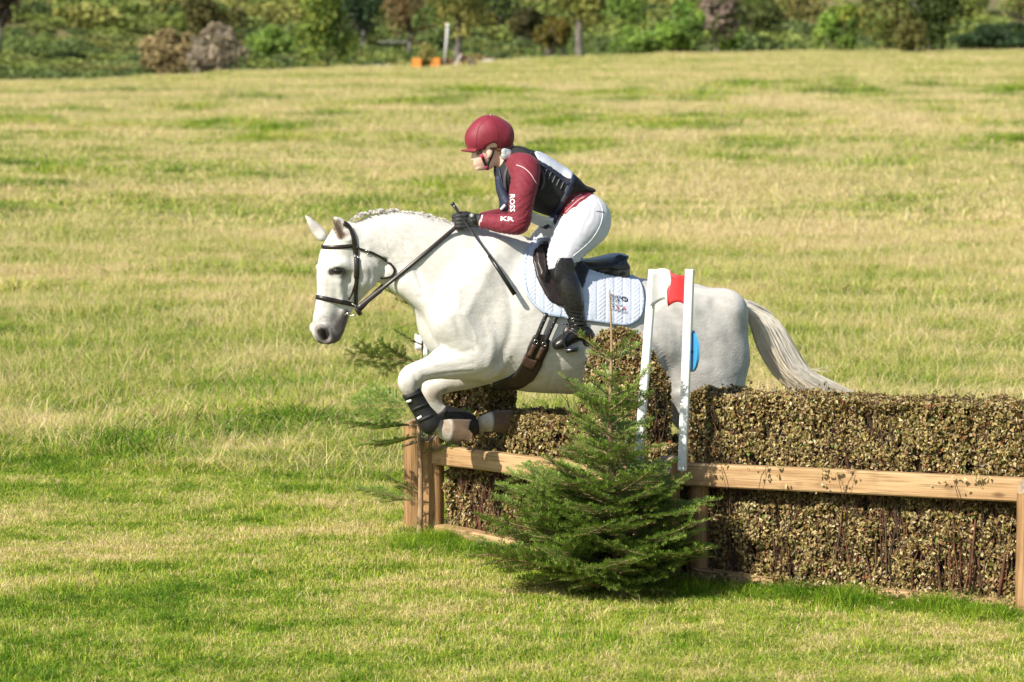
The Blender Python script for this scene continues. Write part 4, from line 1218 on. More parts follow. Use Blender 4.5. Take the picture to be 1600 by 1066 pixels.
# piping and lettering on the sleeve
strap('shoulder_piping', [(807, 258), (818, 262), (829, 272), (838, 287)], 1.6, PALE, person, off=.0008, th=.0014, bvh=BJ)
strap('side_piping', [(886, 321), (893, 316), (900, 308), (909, 304)], 1.4, PALE, person, off=.0008, th=.0014, bvh=BJ)
strap('side_piping', [(884, 332), (894, 322), (905, 312), (915, 307)], 1.4, PALE, person, off=.0008, th=.0014, bvh=BJ)
def lettering(name, text, px, py, hpx, rot, m, parent, bvh, width=1.0, bold=0.0, spacing=1.0, lift=.0012):
    """flat print laid on a curved surface: px, py is the start of the base line"""
    cu = bpy.data.curves.new(name, 'FONT'); cu.body = text; cu.size = 1; cu.offset = bold; cu.space_character = spacing; cu.resolution_u = 2
    o = bpy.data.objects.new(name, cu); COL.objects.link(o)
    dg = bpy.context.evaluated_depsgraph_get()
    me = bpy.data.meshes.new_from_object(o.evaluated_get(dg))
    bpy.data.objects.remove(o)
    c, s = math.cos(math.radians(rot)), math.sin(math.radians(rot))
    k = hpx / .69
    V = []
    for v in me.vertices:
        x, y = v.co.x * k * width, v.co.y * k
        q = (px + x * c + y * s, py + x * s - y * c)
        p, n = shoot(q[0], q[1], bvh)
        if p is None: p, n = W(q[0], q[1], HY0 - .3), np.array((0, -1, 0))
        V.append(p + (unit(CAMP - p)) * lift * 2 + n * lift)
    return mk(name, V, [tuple(p.vertices) for p in me.polygons], m, parent, smooth=False)
lettering('sleeve_lettering', 'ROSS', 797.2, 303.0, 7.4, 90, WHITE_PRINT, person, BJ, width=1.12, bold=.022, spacing=1.0)
lettering('sleeve_lettering', 'KR', 781.5, 345.0, 6.6, 2, WHITE_PRINT, person, BJ, width=1.75, bold=.022)
# ------------------------------------------------------------------ saddle cloth, saddle, girth
PAD = mat('white_quilted_cotton', (.52, .57, .68), (.58, .62, .71), scale=30, rough=.8, bump=.0005, bscale=500)
PADB = mat('pale_blue_binding', (.40, .48, .64), (.46, .53, .67), scale=30, rough=.7)
pad = thing('saddle_cloth', hp(910, 440, -.2), 'white quilted saddle cloth with printed lettering under the black saddle', 'saddle cloth')
PADPOLY = [(835, 376), (826, 386), (819, 402), (816.5, 425), (819, 450), (827, 468), (839, 482), (852, 491), (872, 496), (895, 499), (915, 501), (945, 505), (968, 509), (982, 508), (994, 503), (1001, 494), (1004.5, 480), (1005, 464), (1001, 446), (994, 435), (986, 432), (960, 430), (920, 416), (880, 402), (850, 384)]
def quilt(x, y):
    """chevron rows stitched down the cloth"""
    c = x / 13.5; k = c - math.floor(c)
    edge = min(k, 1 - k) * 13.5
    ph = (y + (k if int(math.floor(c)) % 2 else 1 - k) * 11) / 6.2
    st_ = abs(ph - math.floor(ph) - .5) * 2
    h = .0048 * (1 - st_ ** 5) * min(1, edge / 1.6)
    if x < 836 + max(0, (y - 440)) * .5 and y < 500: h *= .9
    return h
top, _ = drape('quilted_panel', PADPOLY, PAD, pad, off=.004, th=.008, step=1.7, relief=quilt, smooth=4)
drape('quilted_panel', PADPOLY, PAD, pad, off=.004, th=.008, step=6, side=1, smooth=4)
mtx = top.matrix_world
pv = np.array([v.co for v in top.data.vertices]) + np.array(WL[top.name])
BPAD = BVHTree.FromPolygons(pv.tolist(), [tuple(p.vertices) for p in top.data.polygons])
outl = [(835, 377.5), (827, 387), (820, 403), (818, 425), (820.5, 449), (828, 467), (840, 480.5), (853, 489.5), (873, 494.5), (896, 497.5), (916, 499.5), (945, 503.5), (968, 507), (981, 506.5), (992.5, 501.5), (999.5, 493), (1003, 480), (1003.5, 464), (999.5, 447), (993, 437)]
strap('binding', outl, 4.5, PADB, pad, off=.006, th=.010, step=2.5)
INK = mat('navy_print', (.012, .012, .03), rough=.6); RED = mat('red_print', (.45, .015, .012), rough=.6); TEAL = mat('teal_print', (.01, .12, .12), rough=.6)
for t, x, y, h_, m, w in (('PONY', 953.5, 463.5, 4.0, INK, 1.05), ('CLUB', 953.3, 468.3, 4.0, INK, 1.05), ('Area North', 953.2, 471.2, 2.0, INK, 1.0), ('Sponsored by', 954.5, 475.6, 2.2, INK, 1.22), ('CONNOLLY', 954, 484.2, 3.0, INK, 1.15)):
    lettering('print', t, x, y, h_, 12, m, pad, BPAD, width=w, bold=.012, lift=.0022)
def badge(name, pts, m, bvh, parent, lift=.0022):
    V = []
    for x, y in pts:
        p, n = shoot(x, y, bvh)
        if p is None: return
        V.append(p + unit(CAMP - p) * lift * 2 + n * lift)
    return mk(name, V, [tuple(range(len(V)))], m, parent, smooth=False)
p_, n_ = shoot(975.8, 467.8, BPAD)
if p_ is not None:
    P2, N2 = [], []
    for i in range(24):
        a = 2 * math.pi * i / 24
        q = shoot(975.8 + 4.3 * math.cos(a) + .4 * math.sin(a), 467.6 + 3.2 * math.sin(a) + .9 * math.cos(a), BPAD)
        P2.append(q[0] + q[1] * .002); N2.append(q[1])
    V, F = ribbon(P2, N2, 1.9 * PXM, .0015, True); mk('round_emblem', V, F, INK, pad)
    badge('emblem_mark', [(974.6, 466), (977.3, 466.4), (976.2, 469.4)], INK, BPAD, pad)
for x, y, m in ((958.3, 479.2, TEAL), (964.6, 480.4, RED), (970, 481.3, WHITE_PRINT), (974.8, 482.2, RED)):
    badge('small_logo', [(x - 2, y - 1), (x + .3, y - 1.6), (x + 2, y - .2), (x + 1.6, y + 1.4), (x - .6, y + 1.2)], m, BPAD, pad)

saddle = thing('saddle', hp(905, 420, 0), 'black leather jumping saddle under the rider on the white saddle cloth', 'saddle')
f = Field(hp(825, 450, -.4) - (.03, .1, 0), hp(1000, 360, .4) + (.03, .1, .02), .0065)
f.chain([st(846, 384, 0, 9, 4.2), st(860, 393, 0, 9, 4.5), st(885, 408, 0, 8, 4.6), st(915, 414, 0, 8, 5.4), st(945, 408, 0, 8, 5.8), st(965, 402, 0, 6.5, 6.2), st(973, 400, 0, 4.0, 8)], .02)
f.chain([st(900, 418, 0, 12, 4), st(940, 418, 0, 12, 4.2), st(968, 416, 0, 10, 4.6)], .02)
for s in (-1, 1):
    f.chain([st(848, 396, s * .10, 12, .8), st(880, 416, s * .12, 13, .8), st(915, 426, s * .12, 14.5, .8), st(950, 429, s * .115, 13.5, .9), st(976, 430, s * .10, 9, .9)], .02)     # panels
    f.chain([st(968, 403, s * .10, 5, .8), st(974, 416, s * .12, 6, .8), st(972, 426, s * .12, 7, .8)], .02)
    f.chain([st(842, 386, s * .05, 7, .8), st(846, 398, s * .10, 7, .8), st(852, 412, s * .13, 8, .6)], .02)
V, Q = f.mesh(2)
mk('seat', V, Q, BLACK_LEATHER, saddle)
FLAP = [(838, 386), (831, 396), (829, 408), (832, 424), (839, 444), (848, 462), (858, 474), (870, 480), (886, 480), (900, 470), (911, 452), (917, 432), (920, 420), (900, 408), (870, 396), (850, 384)]
drape('flap', FLAP, BROWN_LEATHER, saddle, off=.016, th=.012, step=4)
drape('flap', FLAP, BROWN_LEATHER, saddle, off=.016, th=.012, step=6, side=1)
drape('knee_block', [(836, 392), (832.5, 404), (834, 420), (841, 438), (850, 446), (853, 430), (850, 410), (846, 396)], BROWN_LEATHER, saddle, off=.026, th=.018, step=3, relief=lambda x, y: .010)
drape('pommel_cover', [(834, 379), (845, 377), (858, 379), (860, 383), (846, 384), (836, 388)], WHITE_CLOTH, saddle, off=.03, th=.006, step=2.5)
# stirrup and its leather
p0, n0 = on_horse(876, 440); 
spt = [on_horse(868 + 4 * t * 4, 420 + 90 * t)[0] for t in (0, 1)]
LEA = mat('brown_stirrup_leather', (.10, .035, .025), (.16, .06, .045), scale=40, rough=.45)
for dx in (0, 3.2):
    P2 = [st(871 + dx + 14 * t, 455 + 50 * t, -.262 - .02 * t, 1)[0] for t in np.linspace(0, 1, 8)]
    V, F = ribbon(P2, [-HN] * 8, 3.0 * PXM, .003); mk('stirrup_leather', V, F, LEA, saddle)
mb = MB()
arc = catmull([(884, 507), (880.5, 517), (880, 530), (883, 543), (888, 548)], 4)
mb.tube([hp(x, y, -.345) for x, y in arc], .0055, 6)
arc = catmull([(884, 507), (891, 510), (900, 521), (904, 536), (902, 545)], 4)
mb.tube([hp(x, y, -.255) for x, y in arc], .0055, 6)
mb.tube([hp(884, 506, -.30), hp(884, 508, -.30)], .012, 6)
V = [hp(x, y, l) for l in (-.35, -.25) for x, y in ((884, 546), (903, 543), (903, 549), (885, 552))]
mb.add(V, [(0, 1, 2, 3), (7, 6, 5, 4), (0, 4, 5, 1), (1, 5, 6, 2), (2, 6, 7, 3), (3, 7, 4, 0)])
mb.build('stirrup_iron', mat('dark_steel', (.10, .10, .11), rough=.3, metal=.9), saddle)
# girth
girth = drape('girth', [(833, 522), (841, 518.5), (852, 522), (860, 530), (858, 545), (851, 562), (843, 580), (833, 594), (818, 604), (800, 608), (782, 605), (766, 598), (776, 595), (792, 588), (804, 581), (813, 568), (820, 551), (826, 534)], BROWN_LEATHER, saddle, off=.008, th=.014, step=3.5)[0]
mb = MB()
for x0, y0, x1, y1 in ((853, 490, 836, 530), (869, 492, 851, 533)):
    q = [on_horse(x0 + (x1 - x0) * t, y0 + (y1 - y0) * t) for t in np.linspace(0, 1, 12)]
    V, F = ribbon([p + n * .022 for p, n in q], [n for p, n in q], 7 * PXM, .006); mk('girth_strap', V, F, BLACK_LEATHER, saddle)
    for k in (3, 5, 7):
        ball('punch_hole', q[k][0] + q[k][1] * .0285, .0022, STEEL, saddle, 4)
strap('keeper', [(855, 490), (864, 491.5), (874, 493)], 7, PADB, saddle, off=.030, th=.004)
GB = mat('girth_leather_tabs', (.05, .026, .018), (.09, .05, .035), scale=40, rough=.5)
for x, y in ((835, 537), (848, 541)):
    q = [on_horse(x - 5.5 * t * 1.6, y + 17 * t) for t in np.linspace(0, 1, 6)]
    V, F = ribbon([p + n * .024 for p, n in q], [n for p, n in q], 8.5 * PXM, .005); mk('buckle_tab', V, F, GB, saddle)
    p, n = on_horse(x + 1, y - 5); ring('buckle', p + n * .030, .011, .002, n, STEEL, saddle)
drape('leather_patch', [(819, 551), (830, 557), (840, 560), (836, 572), (829, 575), (820, 571), (814, 565)], GB, saddle, off=.024, th=.003, step=3)

# ------------------------------------------------------------------ bridle and reins
bridle = thing('bridle', hp(560, 420, 0), 'dark leather bridle with reins on the head of the white horse', 'bridle')
band('noseband', (494, 464), (552, 476), 7.5, BRIDLE_LEATHER, bridle)
band('browband', (502, 386), (578, 380), 6.5, BRIDLE_LEATHER, bridle, arc=1.95)
strap('headpiece', [(536, 349), (543, 353), (548, 361), (552, 372), (554, 384), (556, 398)], 8.5, BRIDLE_LEATHER, bridle, off=.003, th=.006)
strap('cheekpiece', [(555, 396), (557, 412), (557.5, 428), (557, 440), (556, 455), (555.5, 470), (556, 477)], 6.5, BRIDLE_LEATHER, bridle, off=.003, th=.006)
strap('cheekpiece', [(557, 404), (557.5, 418), (557, 434)], 8.5, BRIDLE_LEATHER, bridle, off=.008, th=.005)
strap('noseband_strap', [(556, 440), (551, 456), (545, 468)], 3.2, BRIDLE_LEATHER, bridle, off=.003, th=.004)
q = [on_horse(x, y) for x, y in resample(catmull([(556, 386), (565, 390), (577, 394), (592, 400), (603, 406), (612, 414), (616.5, 423), (613, 430.5), (604, 433.5), (594, 434)], 6), 3)]
V, F = ribbon([p + n * .006 for p, n in q], [n for p, n in q], 3.6 * PXM, .004); mk('throatlash', V, F, BRIDLE_LEATHER, bridle)
for x, y in ((556, 402), (573, 393)):
    p, n = on_horse(x, y); ring('buckle', p + n * .012, .008, .0016, n, STEEL, bridle)
BIT = mat('bit_steel', (.60, .56, .46), rough=.2, metal=1)
p, n = on_horse(549, 484); cb = p + np.array((0, -.012, 0))
ring('bit_ring', cb, .031, .0038, unit((-.25, -1, .1)), BIT, bridle, 28)
mb = MB(); mb.tube([cb + np.array((-.026, .0, -.014)), hp(541, 489, -.02)], [.006, .006], 8); mb.build('bit', BIT, bridle)
mb = MB(); mb.tube([hp(537, 493, -.065), hp(548, 487, -.078)], .004, 6); mb.build('bit_cheek', BIT, bridle)
c2 = cb + HEADN * .17; ring('bit_ring', c2, .031, .0038, unit((-.25, -1, .1)), BIT, bridle, 28)
# reins
def rein(a, b, lat0, lat1, w0, near):
    P2 = []
    for t in np.linspace(0, 1, 24):
        x, y = a[0] + (b[0] - a[0]) * t, a[1] + (b[1] - a[1]) * t - (1.5 if near else 1) * math.sin(math.pi * t) * -1
        p = hp(x, y, lat0 + (lat1 - lat0) * t)
        if near:
            h, n = shoot(x, y)
            if h is not None and h[1] - .012 < p[1]: p = W(x, y, h[1] - .012)
        else: p = p + HN * .10 * math.sin(math.pi * min(t * 1.1, 1))
        P2.append(p)
    P2 = np.array(P2)
    for _ in range(6): P2[1:-1] = (P2[:-2] + 2 * P2[1:-1] + P2[2:]) / 4
    wid = [w0 * PXM * (1.25 if t < .26 else .9) for t in np.linspace(0, 1, 24)]
    V, F = ribbon(P2, [unit((0, -1, .35))] * 24, wid, .004); return mk('rein', V, F, BRIDLE_LEATHER, bridle)
rein((557, 483), (719, 349.5), -.075, -.10, 7.2, True)
rein((560, 486), (714, 350), .085, .06, 6.0, False)
mb = MB(); mb.tube([hp(556, 482, -.09), hp(563, 491, -.08)], [.010, .013], 8); mb.build('rein_stop', BRIDLE_LEATHER, bridle)

# ------------------------------------------------------------------ leg boots
NEO = mat('black_neoprene', (.010, .010, .011), (.017, .017, .018), scale=60, rough=.6, bump=.0006, bscale=300)
def leg_boot(chain, cuts, extra, label, strapsat, tabs):
    f = Field(np.min([q[0] for q in chain], 0) - .12, np.max([q[0] for q in chain], 0) + .12, .005)
    f.chain(chain, .01)
    for q in extra: f.chain(q, .012)
    for p, d in cuts: f.cut(p, d, .003)
    V, Q = f.mesh(1)
    t = thing('leg_boot', (V.min(0) + V.max(0)) / 2, label, 'leg boot', 'boots on the horse forelegs')
    mk('boot_shell', V, Q, NEO, t)
    bv = BVHTree.FromPolygons(V.tolist(), Q.tolist())
    for path, w in strapsat: strap('strap', path, w, NEO, t, off=.001, th=.004, bvh=bv)
    for path, w in tabs: strap('tab', path, w, WHITE_PRINT, t, off=.004, th=.002, bvh=bv)
    return bv
leg_boot([st(637, 598, -.147, 16, .9), st(642, 612, -.147, 15.5, .9), st(650, 626, -.145, 14.5, .9), st(660, 643, -.143, 15, .9), st(668, 655, -.140, 17, .95), st(677, 664, -.138, 17, .95)],
         [(hp(642.5, 611, -.147), hp(636, 598, -.147) - hp(643, 612, -.147)), (hp(679, 667, -.138), hp(687, 672, -.138) - hp(679, 667, -.138))],
         [[st(671, 662, -.14, 16, 1)]], 'black tendon boot on the near foreleg of the white horse, with white tabs',
         [([(634, 622), (645, 618), (658, 613)], 5), ([(645, 641), (656, 636), (668, 631)], 5), ([(655, 658), (670, 651), (683, 645)], 5)],
         [([(634.5, 629), (638, 627), (643, 625.5)], 4.5), ([(653, 654), (656, 652), (659, 650.5)], 4)])
leg_boot([st(682, 636, .08, 12, .9), st(694, 645, .08, 13.5, .9), st(710, 652, .08, 14.5, .9), st(724, 658, .078, 16, .95), st(736, 664, .076, 17, .95), st(741, 664, .076, 15, .95)],
         [(hp(688, 641, .08), hp(680, 632, .08) - hp(690, 643, .08)), (hp(745, 664, .076), hp(755, 662, .076) - hp(744, 665, .076))],
         [], 'black tendon boot on the off foreleg of the white horse, behind the other',
         [([(696, 650), (699, 643), (700, 637)], 4), ([(722, 660), (726, 652), (727, 646)], 4)], [])

# ------------------------------------------------------------------ whip
WH = mat('whip_shaft', (.012, .012, .013), (.03, .03, .032), scale=50, rough=.18, coat=.5)
whip = thing('whip', hp(735, 358, -.12), 'short black riding whip held across the neck of the white horse', 'whip')
mb = MB()
wp = [(707, 318.5, -.09), (713, 326.5, -.10), (720, 338, -.105), (734, 358, -.15), (760, 393, -.235), (783, 427, -.285), (803.5, 459, -.31)]
mb.tube([hp(*q) for q in wp], [.0095, .0085, .007, .0052, .0055, .006, .006], 8); mb.build('shaft', WH, whip)
mb = MB(); mb.tube([hp(706, 317, -.0895), hp(708, 320, -.0905)], .0115, 10); mb.build('knob', WH, whip)
mb = MB(); mb.tube([hp(*q) for q in ((764, 399, -.245), (783, 427, -.285), (804.5, 460.5, -.312))], [.009, .0115, .0125], 8); mb.build('tapered_flap', BLACK_LEATHER, whip)
# ------------------------------------------------------------------ the brush fence
WOOD = wood('softwood', (.36, .215, .10), (.52, .345, .18), grain=1.3)
WOODV = wood('softwood_post', (.28, .155, .068), (.44, .27, .125), knots=2.6, grain=1.5)
ENDGR = mat('weathered_end_grain', (.16, .12, .09), (.38, .28, .18), scale=30, rough=.85, bump=.002, bscale=60)
BARKW = mat('brush_twigs', (.055, .028, .018), (.14, .075, .045), scale=20, rough=.8, attr=True)
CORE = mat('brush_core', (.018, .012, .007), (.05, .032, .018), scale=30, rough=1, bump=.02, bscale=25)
M_, L_, R_ = np.array((.805, 20.0, 0)), np.array((-.405, 21.55, 0)), np.array((2.365, 19.1, 0))
UP = np.array((0, 0, 1.0))
def gz(p): return field_z(p[0], p[1])
def beam(name, a, b, hgt, thk, m, parent, out, bev=.008, warp=.004, seg=14):
    """a sawn timber from a to b (its top front edge), OUT is the way its face looks"""
    a, b, out = np.array(a, float), np.array(b, float), unit(out)
    ln = np.linalg.norm(b - a); e1 = (b - a) / ln; out = unit(out - e1 * (out @ e1)); e3 = np.cross(e1, out); e3 = e3 if e3[2] > 0 else -e3
    sg = 1.0 if np.cross(e3, e1) @ out > 0 else -1.0
    prof = [(0, 0 - bev), (-bev, 0), (-thk + bev, 0), (-thk, -bev), (-thk, -hgt + bev), (-thk + bev, -hgt), (-bev, -hgt), (0, -hgt + bev)]
    V, F = [], []; n = len(prof); sd = rnd.random() * 99
    for i in range(seg + 1):
        t = i / seg; c = np.array((ln * (t - .5), 0, 0))
        w1, w2 = warp * noise.noise((t * 4, sd, 0)), warp * noise.noise((t * 4, sd, 7))
        for u, v in prof: V.append(c + np.array((0, sg * (u + w1), v + w2)))
    for i in range(seg):
        for k in range(n):
            F.append((i * n + k, i * n + (k + 1) % n, (i + 1) * n + (k + 1) % n, (i + 1) * n + k))
    F += [tuple(range(n))[::-1], tuple(range(seg * n, seg * n + n))]
    o = mk(name, V, F, m, None, smooth=False, loc=(0, 0, 0))
    o.parent = parent; o.location = Vector((a + b) / 2) - WL[parent.name]; WL[o.name] = Vector((a + b) / 2)
    R3 = Matrix((e1, np.cross(e3, e1), e3)).transposed(); o.rotation_euler = R3.to_euler()
    return o
def post(p, hgt, rad, parent, out, slope=.3, name='post'):
    """a round stake with a bevelled top; the top is its own part"""
    n, V, F, A = 14, [], [], []
    for j, z in enumerate(np.linspace(-.12, 1, 9)):
        for k in range(n):
            a = 2 * math.pi * k / n; d = np.array((math.cos(a), math.sin(a), 0))
            r = rad * (1 + .05 * noise.noise((k * .6, j * .3, p[0])))
            zz = hgt * z
            if j == 8: zz -= max(0, d @ unit(out)) * rad * slope * 2.2; r *= .95
            V.append(np.array(p) + d * r + UP * zz)
    for j in range(8):
        for k in range(n): F.append((j * n + k, j * n + (k + 1) % n, (j + 1) * n + (k + 1) % n, (j + 1) * n + k))
    # built lying along its own X so that the grain runs along the stake
    o = mk(name, [(q[2] - p[2], q[0] - p[0], q[1] - p[1]) for q in V], F, WOODV, None, loc=(0, 0, 0))
    o.parent = parent; WL[o.name] = Vector(p); o.location = Vector(p) - WL[parent.name]
    o.rotation_euler = Matrix(((0, 1, 0), (0, 0, 1), (1, 0, 0))).to_euler()
    top = V[-n:]; c = np.mean(top, 0) + UP * .006
    V2 = list(top) + [c] + [c + (q - c) * .99 - UP * .02 for q in top]
    F2 = [(k, (k + 1) % n, n) for k in range(n)] + [(k, n + 1 + k, n + 1 + (k + 1) % n, (k + 1) % n) for k in range(n)]
    tp_ = mk('post_top', [(q[2] - p[2], q[0] - p[0], q[1] - p[1]) for q in V2], F2, ENDGR, None, smooth=False, loc=(0, 0, 0)); tp_.parent = o
    return o
DRYLEAF = mat('dry_beech_leaf', (1, 1, 1), (.75, .75, .7), scale=60, rough=.45, attr=True, trans=.15, spec=.5)
LC = [((.50, .37, .155), 30), ((.39, .30, .095), 26), ((.25, .215, .055), 24), ((.33, .20, .075), 16), ((.13, .10, .03), 16), ((.16, .075, .032), 12), ((.34, .15, .06), 5), ((.66, .53, .27), 12), ((.14, .23, .035), 2)]
LCc = np.array([c for c, w in LC]); LCw = np.cumsum([w for c, w in LC]) / sum(w for c, w in LC)
def leaf_mesh(name, P, Nn, size, parent, colors=None):
    """folded, curled leaves at P, lying more or less along the surface with normal N"""
    n = len(P); r = nr
    Nn = Nn + r.normal(0, .55, (n, 3)); Nn /= np.linalg.norm(Nn, axis=1)[:, None]
    A = np.cross(Nn, r.normal(0, 1, (n, 3)) + np.array((0, 0, -1.2))); A /= np.linalg.norm(A, axis=1)[:, None] + 1e-9
    B = np.cross(Nn, A)
    L = size * r.uniform(.65, 1.35, n); Wd = L * r.uniform(.42, .72, n); cu = r.uniform(.02, .35, n) * L; fo = r.uniform(-.1, .35, n) * L
    L, Wd, cu, fo = [x[:, None] for x in (L, Wd, cu, fo)]
    base, tip = P - B * L / 2 - Nn * cu * .5, P + B * L / 2 - Nn * cu * .8
    s1, s2 = P - B * L * .08 + A * Wd / 2 + Nn * fo, P - B * L * .08 - A * Wd / 2 + Nn * fo
    m2 = P + B * L * .02
    V = np.stack([base, s1, tip, s2, m2], 1).reshape(-1, 3)
    i = np.arange(n)[:, None] * 5
    F = np.vstack([i + [0, 1, 4], i + [1, 2, 4], i + [2, 3, 4], i + [3, 0, 4]])
    if colors is None: colors = LCc[np.minimum(np.searchsorted(LCw, r.random(n)), len(LCc) - 1)] * r.uniform(.5, 1.15, (n, 1))
    o = mk(name, V, F, DRYLEAF, parent, cols=colors.repeat(5, 0), smooth=False)
    o['kind'] = 'stuff'
    return o
def brush(parent, a, b, back, thk, z0, top, density, size=.0235, twigs=240, name='brush'):
    """a bank of cut brush from ground point a to b, THK deep along BACK, its top height given along its length"""
    a, b = np.array(a), np.array(b); ln = np.linalg.norm(b - a); d = (b - a) / ln; out = -unit(back)
    area = ln * 1.0; density *= 1.3; n = int(density * area)
    def lump(t, z): return .045 * noise.noise((t * ln * 5, z * 5, a[0])) + .03 * noise.noise((t * ln * 14, z * 14, 5))
    # front
    t = nr.random(n); zt = np.array([top(x) for x in t]); z = z0 + (zt - z0) * nr.random(n)
    lu = np.array([lump(*q) for q in zip(t, z)])
    dep = np.abs(nr.normal(0, .034, n)) - lu
    gap = np.array([noise.noise((x * ln * 15, y * 12, 2.0 + a[1])) for x, y in zip(t, z)])
    keep = (gap < .13 + .42 * nr.random(n)) 
    P1 = a + t[:, None] * (b - a) + UP * z[:, None] - out * dep[:, None]; N1 = np.tile(out + UP * .35, (n, 1))
    P1, N1 = P1[keep], N1[keep]
    # top
    m = int(density * ln * thk * 1.3); t = nr.random(m); zt = np.array([top(x) for x in t]); w = nr.random(m) * thk
    zz = zt - np.abs(nr.normal(0, .022, m)) + .035 * np.array([noise.noise((x * ln * 8, y * 9, 0)) for x, y in zip(t, w)]) - .25 * np.maximum(0, .05 - w)
    P2 = a + t[:, None] * (b - a) - out * w[:, None] + UP * zz[:, None]; N2 = np.tile(UP + out * .2, (m, 1))
    # both ends and the back
    Pe, Ne = [], []
    for x, s in ((0, -1), (1, 1)):
        k = int(density * thk * .8); w = nr.random(k) * thk; zz = z0 + (top(x) - z0) * nr.random(k)
        Pe.append((a if x == 0 else b) + d * s * (-np.abs(nr.normal(0, .02, k)))[:, None] - out * w[:, None] + UP * zz[:, None]); Ne.append(np.tile(d * s, (k, 1)))
    k = int(density * ln * .55); t = nr.random(k); zt = np.array([top(x) for x in t]); zz = z0 + (zt - z0) * nr.random(k)
    Pe.append(a + t[:, None] * (b - a) - out * (thk - np.abs(nr.normal(0, .02, k)))[:, None] + UP * zz[:, None]); Ne.append(np.tile(-out, (k, 1)))
    leaf_mesh(name + '_leaves', np.vstack([P1, P2] + Pe), np.vstack([N1, N2] + Ne), size, parent)
    # twigs: upright stems with side shoots
    mb = MB()
    for i in range(twigs):
        t = rnd.random(); dp = abs(rnd.gauss(.035, .03)); zt = top(t)
        p = a + (b - a) * t - out * dp; hgt = rnd.uniform(.45, 1.0) * (zt - z0)
        q = [p + UP * (z0 + .0)]
        lean = rnd.gauss(0, .12)
        for s in (.33, .66, 1): q.append(p + UP * (z0 + hgt * s) + d * (lean * hgt * s + rnd.gauss(0, .022)) + out * rnd.gauss(.0, .012))
        c = rnd.choice([(1, 1, 1), (.8, .7, .6), (1.25, .85, .7), (.6, .6, .6), (1.6, 1.4, 1.1)])
        w = rnd.choice((.0018, .0024, .003, .0045))
        mb.tube(q, [w, w * .9, w * .75, w * .4], 4, False, c)
        for s in range(2):
            z = rnd.random(); o = q[1] + (q[3] - q[1]) * z
            mb.tube([o, o + d * rnd.gauss(0, .06) + out * abs(rnd.gauss(0, .025)) + UP * rnd.uniform(.02, .1)], [w * .6, w * .25], 3, False, c)
    SP, SN = [], []                                          # sprigs standing proud of the top and the face
    for i in range(int(70 * ln)):
        t = rnd.random(); topside = rnd.random() < .65
        if topside: o = a + (b - a) * t - out * rnd.random() * thk * .8 + UP * (top(t) - .03); g = unit(UP + d * rnd.gauss(0, .45) + out * rnd.gauss(0, .35)); l_ = rnd.uniform(.04, .10)
        else: o = a + (b - a) * t + UP * (z0 + (top(t) - z0) * rnd.uniform(.1, .95)); g = unit(out + UP * rnd.gauss(.4, .5) + d * rnd.gauss(0, .6)); l_ = rnd.uniform(.03, .07)
        mb.tube([o, o + g * l_ * .5 + d * rnd.gauss(0, .006), o + g * l_], [.0018, .0014, .0008], 3, False, rnd.choice([(1, 1, 1), (1.5, 1.2, .9)]))
        for k in range(rnd.randrange(1, 5)): SP.append(o + g * l_ * rnd.uniform(.4, 1) + np.array([rnd.gauss(0, .007) for _ in range(3)])); SN.append(unit(g + np.array([rnd.gauss(0, .8) for _ in range(3)])))
    leaf_mesh(name + '_sprigs', np.array(SP), np.array(SN), size, parent)
    tw = mb.build(name + '_twigs', BARKW, parent); tw['kind'] = 'stuff'
    # the packed inside of the bundle
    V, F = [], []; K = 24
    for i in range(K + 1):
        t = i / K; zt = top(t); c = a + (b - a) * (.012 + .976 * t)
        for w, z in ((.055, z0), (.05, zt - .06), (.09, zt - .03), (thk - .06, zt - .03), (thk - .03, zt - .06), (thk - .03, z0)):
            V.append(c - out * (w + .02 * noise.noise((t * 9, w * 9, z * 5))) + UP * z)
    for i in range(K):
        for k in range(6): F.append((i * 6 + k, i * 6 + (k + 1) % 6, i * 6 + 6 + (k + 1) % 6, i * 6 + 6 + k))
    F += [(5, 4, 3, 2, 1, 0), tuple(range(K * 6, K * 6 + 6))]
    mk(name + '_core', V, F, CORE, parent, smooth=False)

def facing(a, b): 
    d = unit(b - a); n = np.array((d[1], -d[0], 0)); return n if n[1] < 0 else -n
# the wing beside the landing side
oR = facing(M_, R_); dR = unit(R_ - M_)
wing = thing('brush_fence', (M_ + R_) / 2, 'taller brown brush wing of the fence behind a long rail, ending at a stout post', 'brush fence', 'panels of the brush fence')
EXT = R_ + dR * 1.3
beam('rail', M_ + oR * .03 + UP * .593 + dR * .03, EXT + oR * .03 + UP * .650, .112, .07, WOOD, wing, oR)
beam('sleeper', M_ + oR * .02 + UP * .075 + dR * .1, M_ + dR * .55 + oR * .03 + UP * .05, .13, .09, WOOD, wing, oR)
beam('sleeper', M_ + dR * 1.12 + oR * .05 + UP * .05, R_ + dR * .02 + oR * .06 + UP * .045, .13, .09, WOOD, wing, oR)
pR = post(R_ + oR * .075 + dR * .115, .645, .072, wing, unit(oR - dR * .8), .5)
pM = post(M_ + oR * .03 - dR * .03, .62, .062, wing, unit(np.array((-.8, -.6, 0))), 1.15)
post(R_ + dR * 1.3, .62, .06, wing, oR)
post(M_ - oR * .06 + dR * .10, .56, .05, wing, oR)
topR = lambda t: .93 + .055 * t + .012 * noise.noise((t * 14, 0, 0))
brush(wing, M_ - oR * .06 + dR * .03, EXT - oR * .06, -oR, .26, .02, topR, 15500, twigs=620)
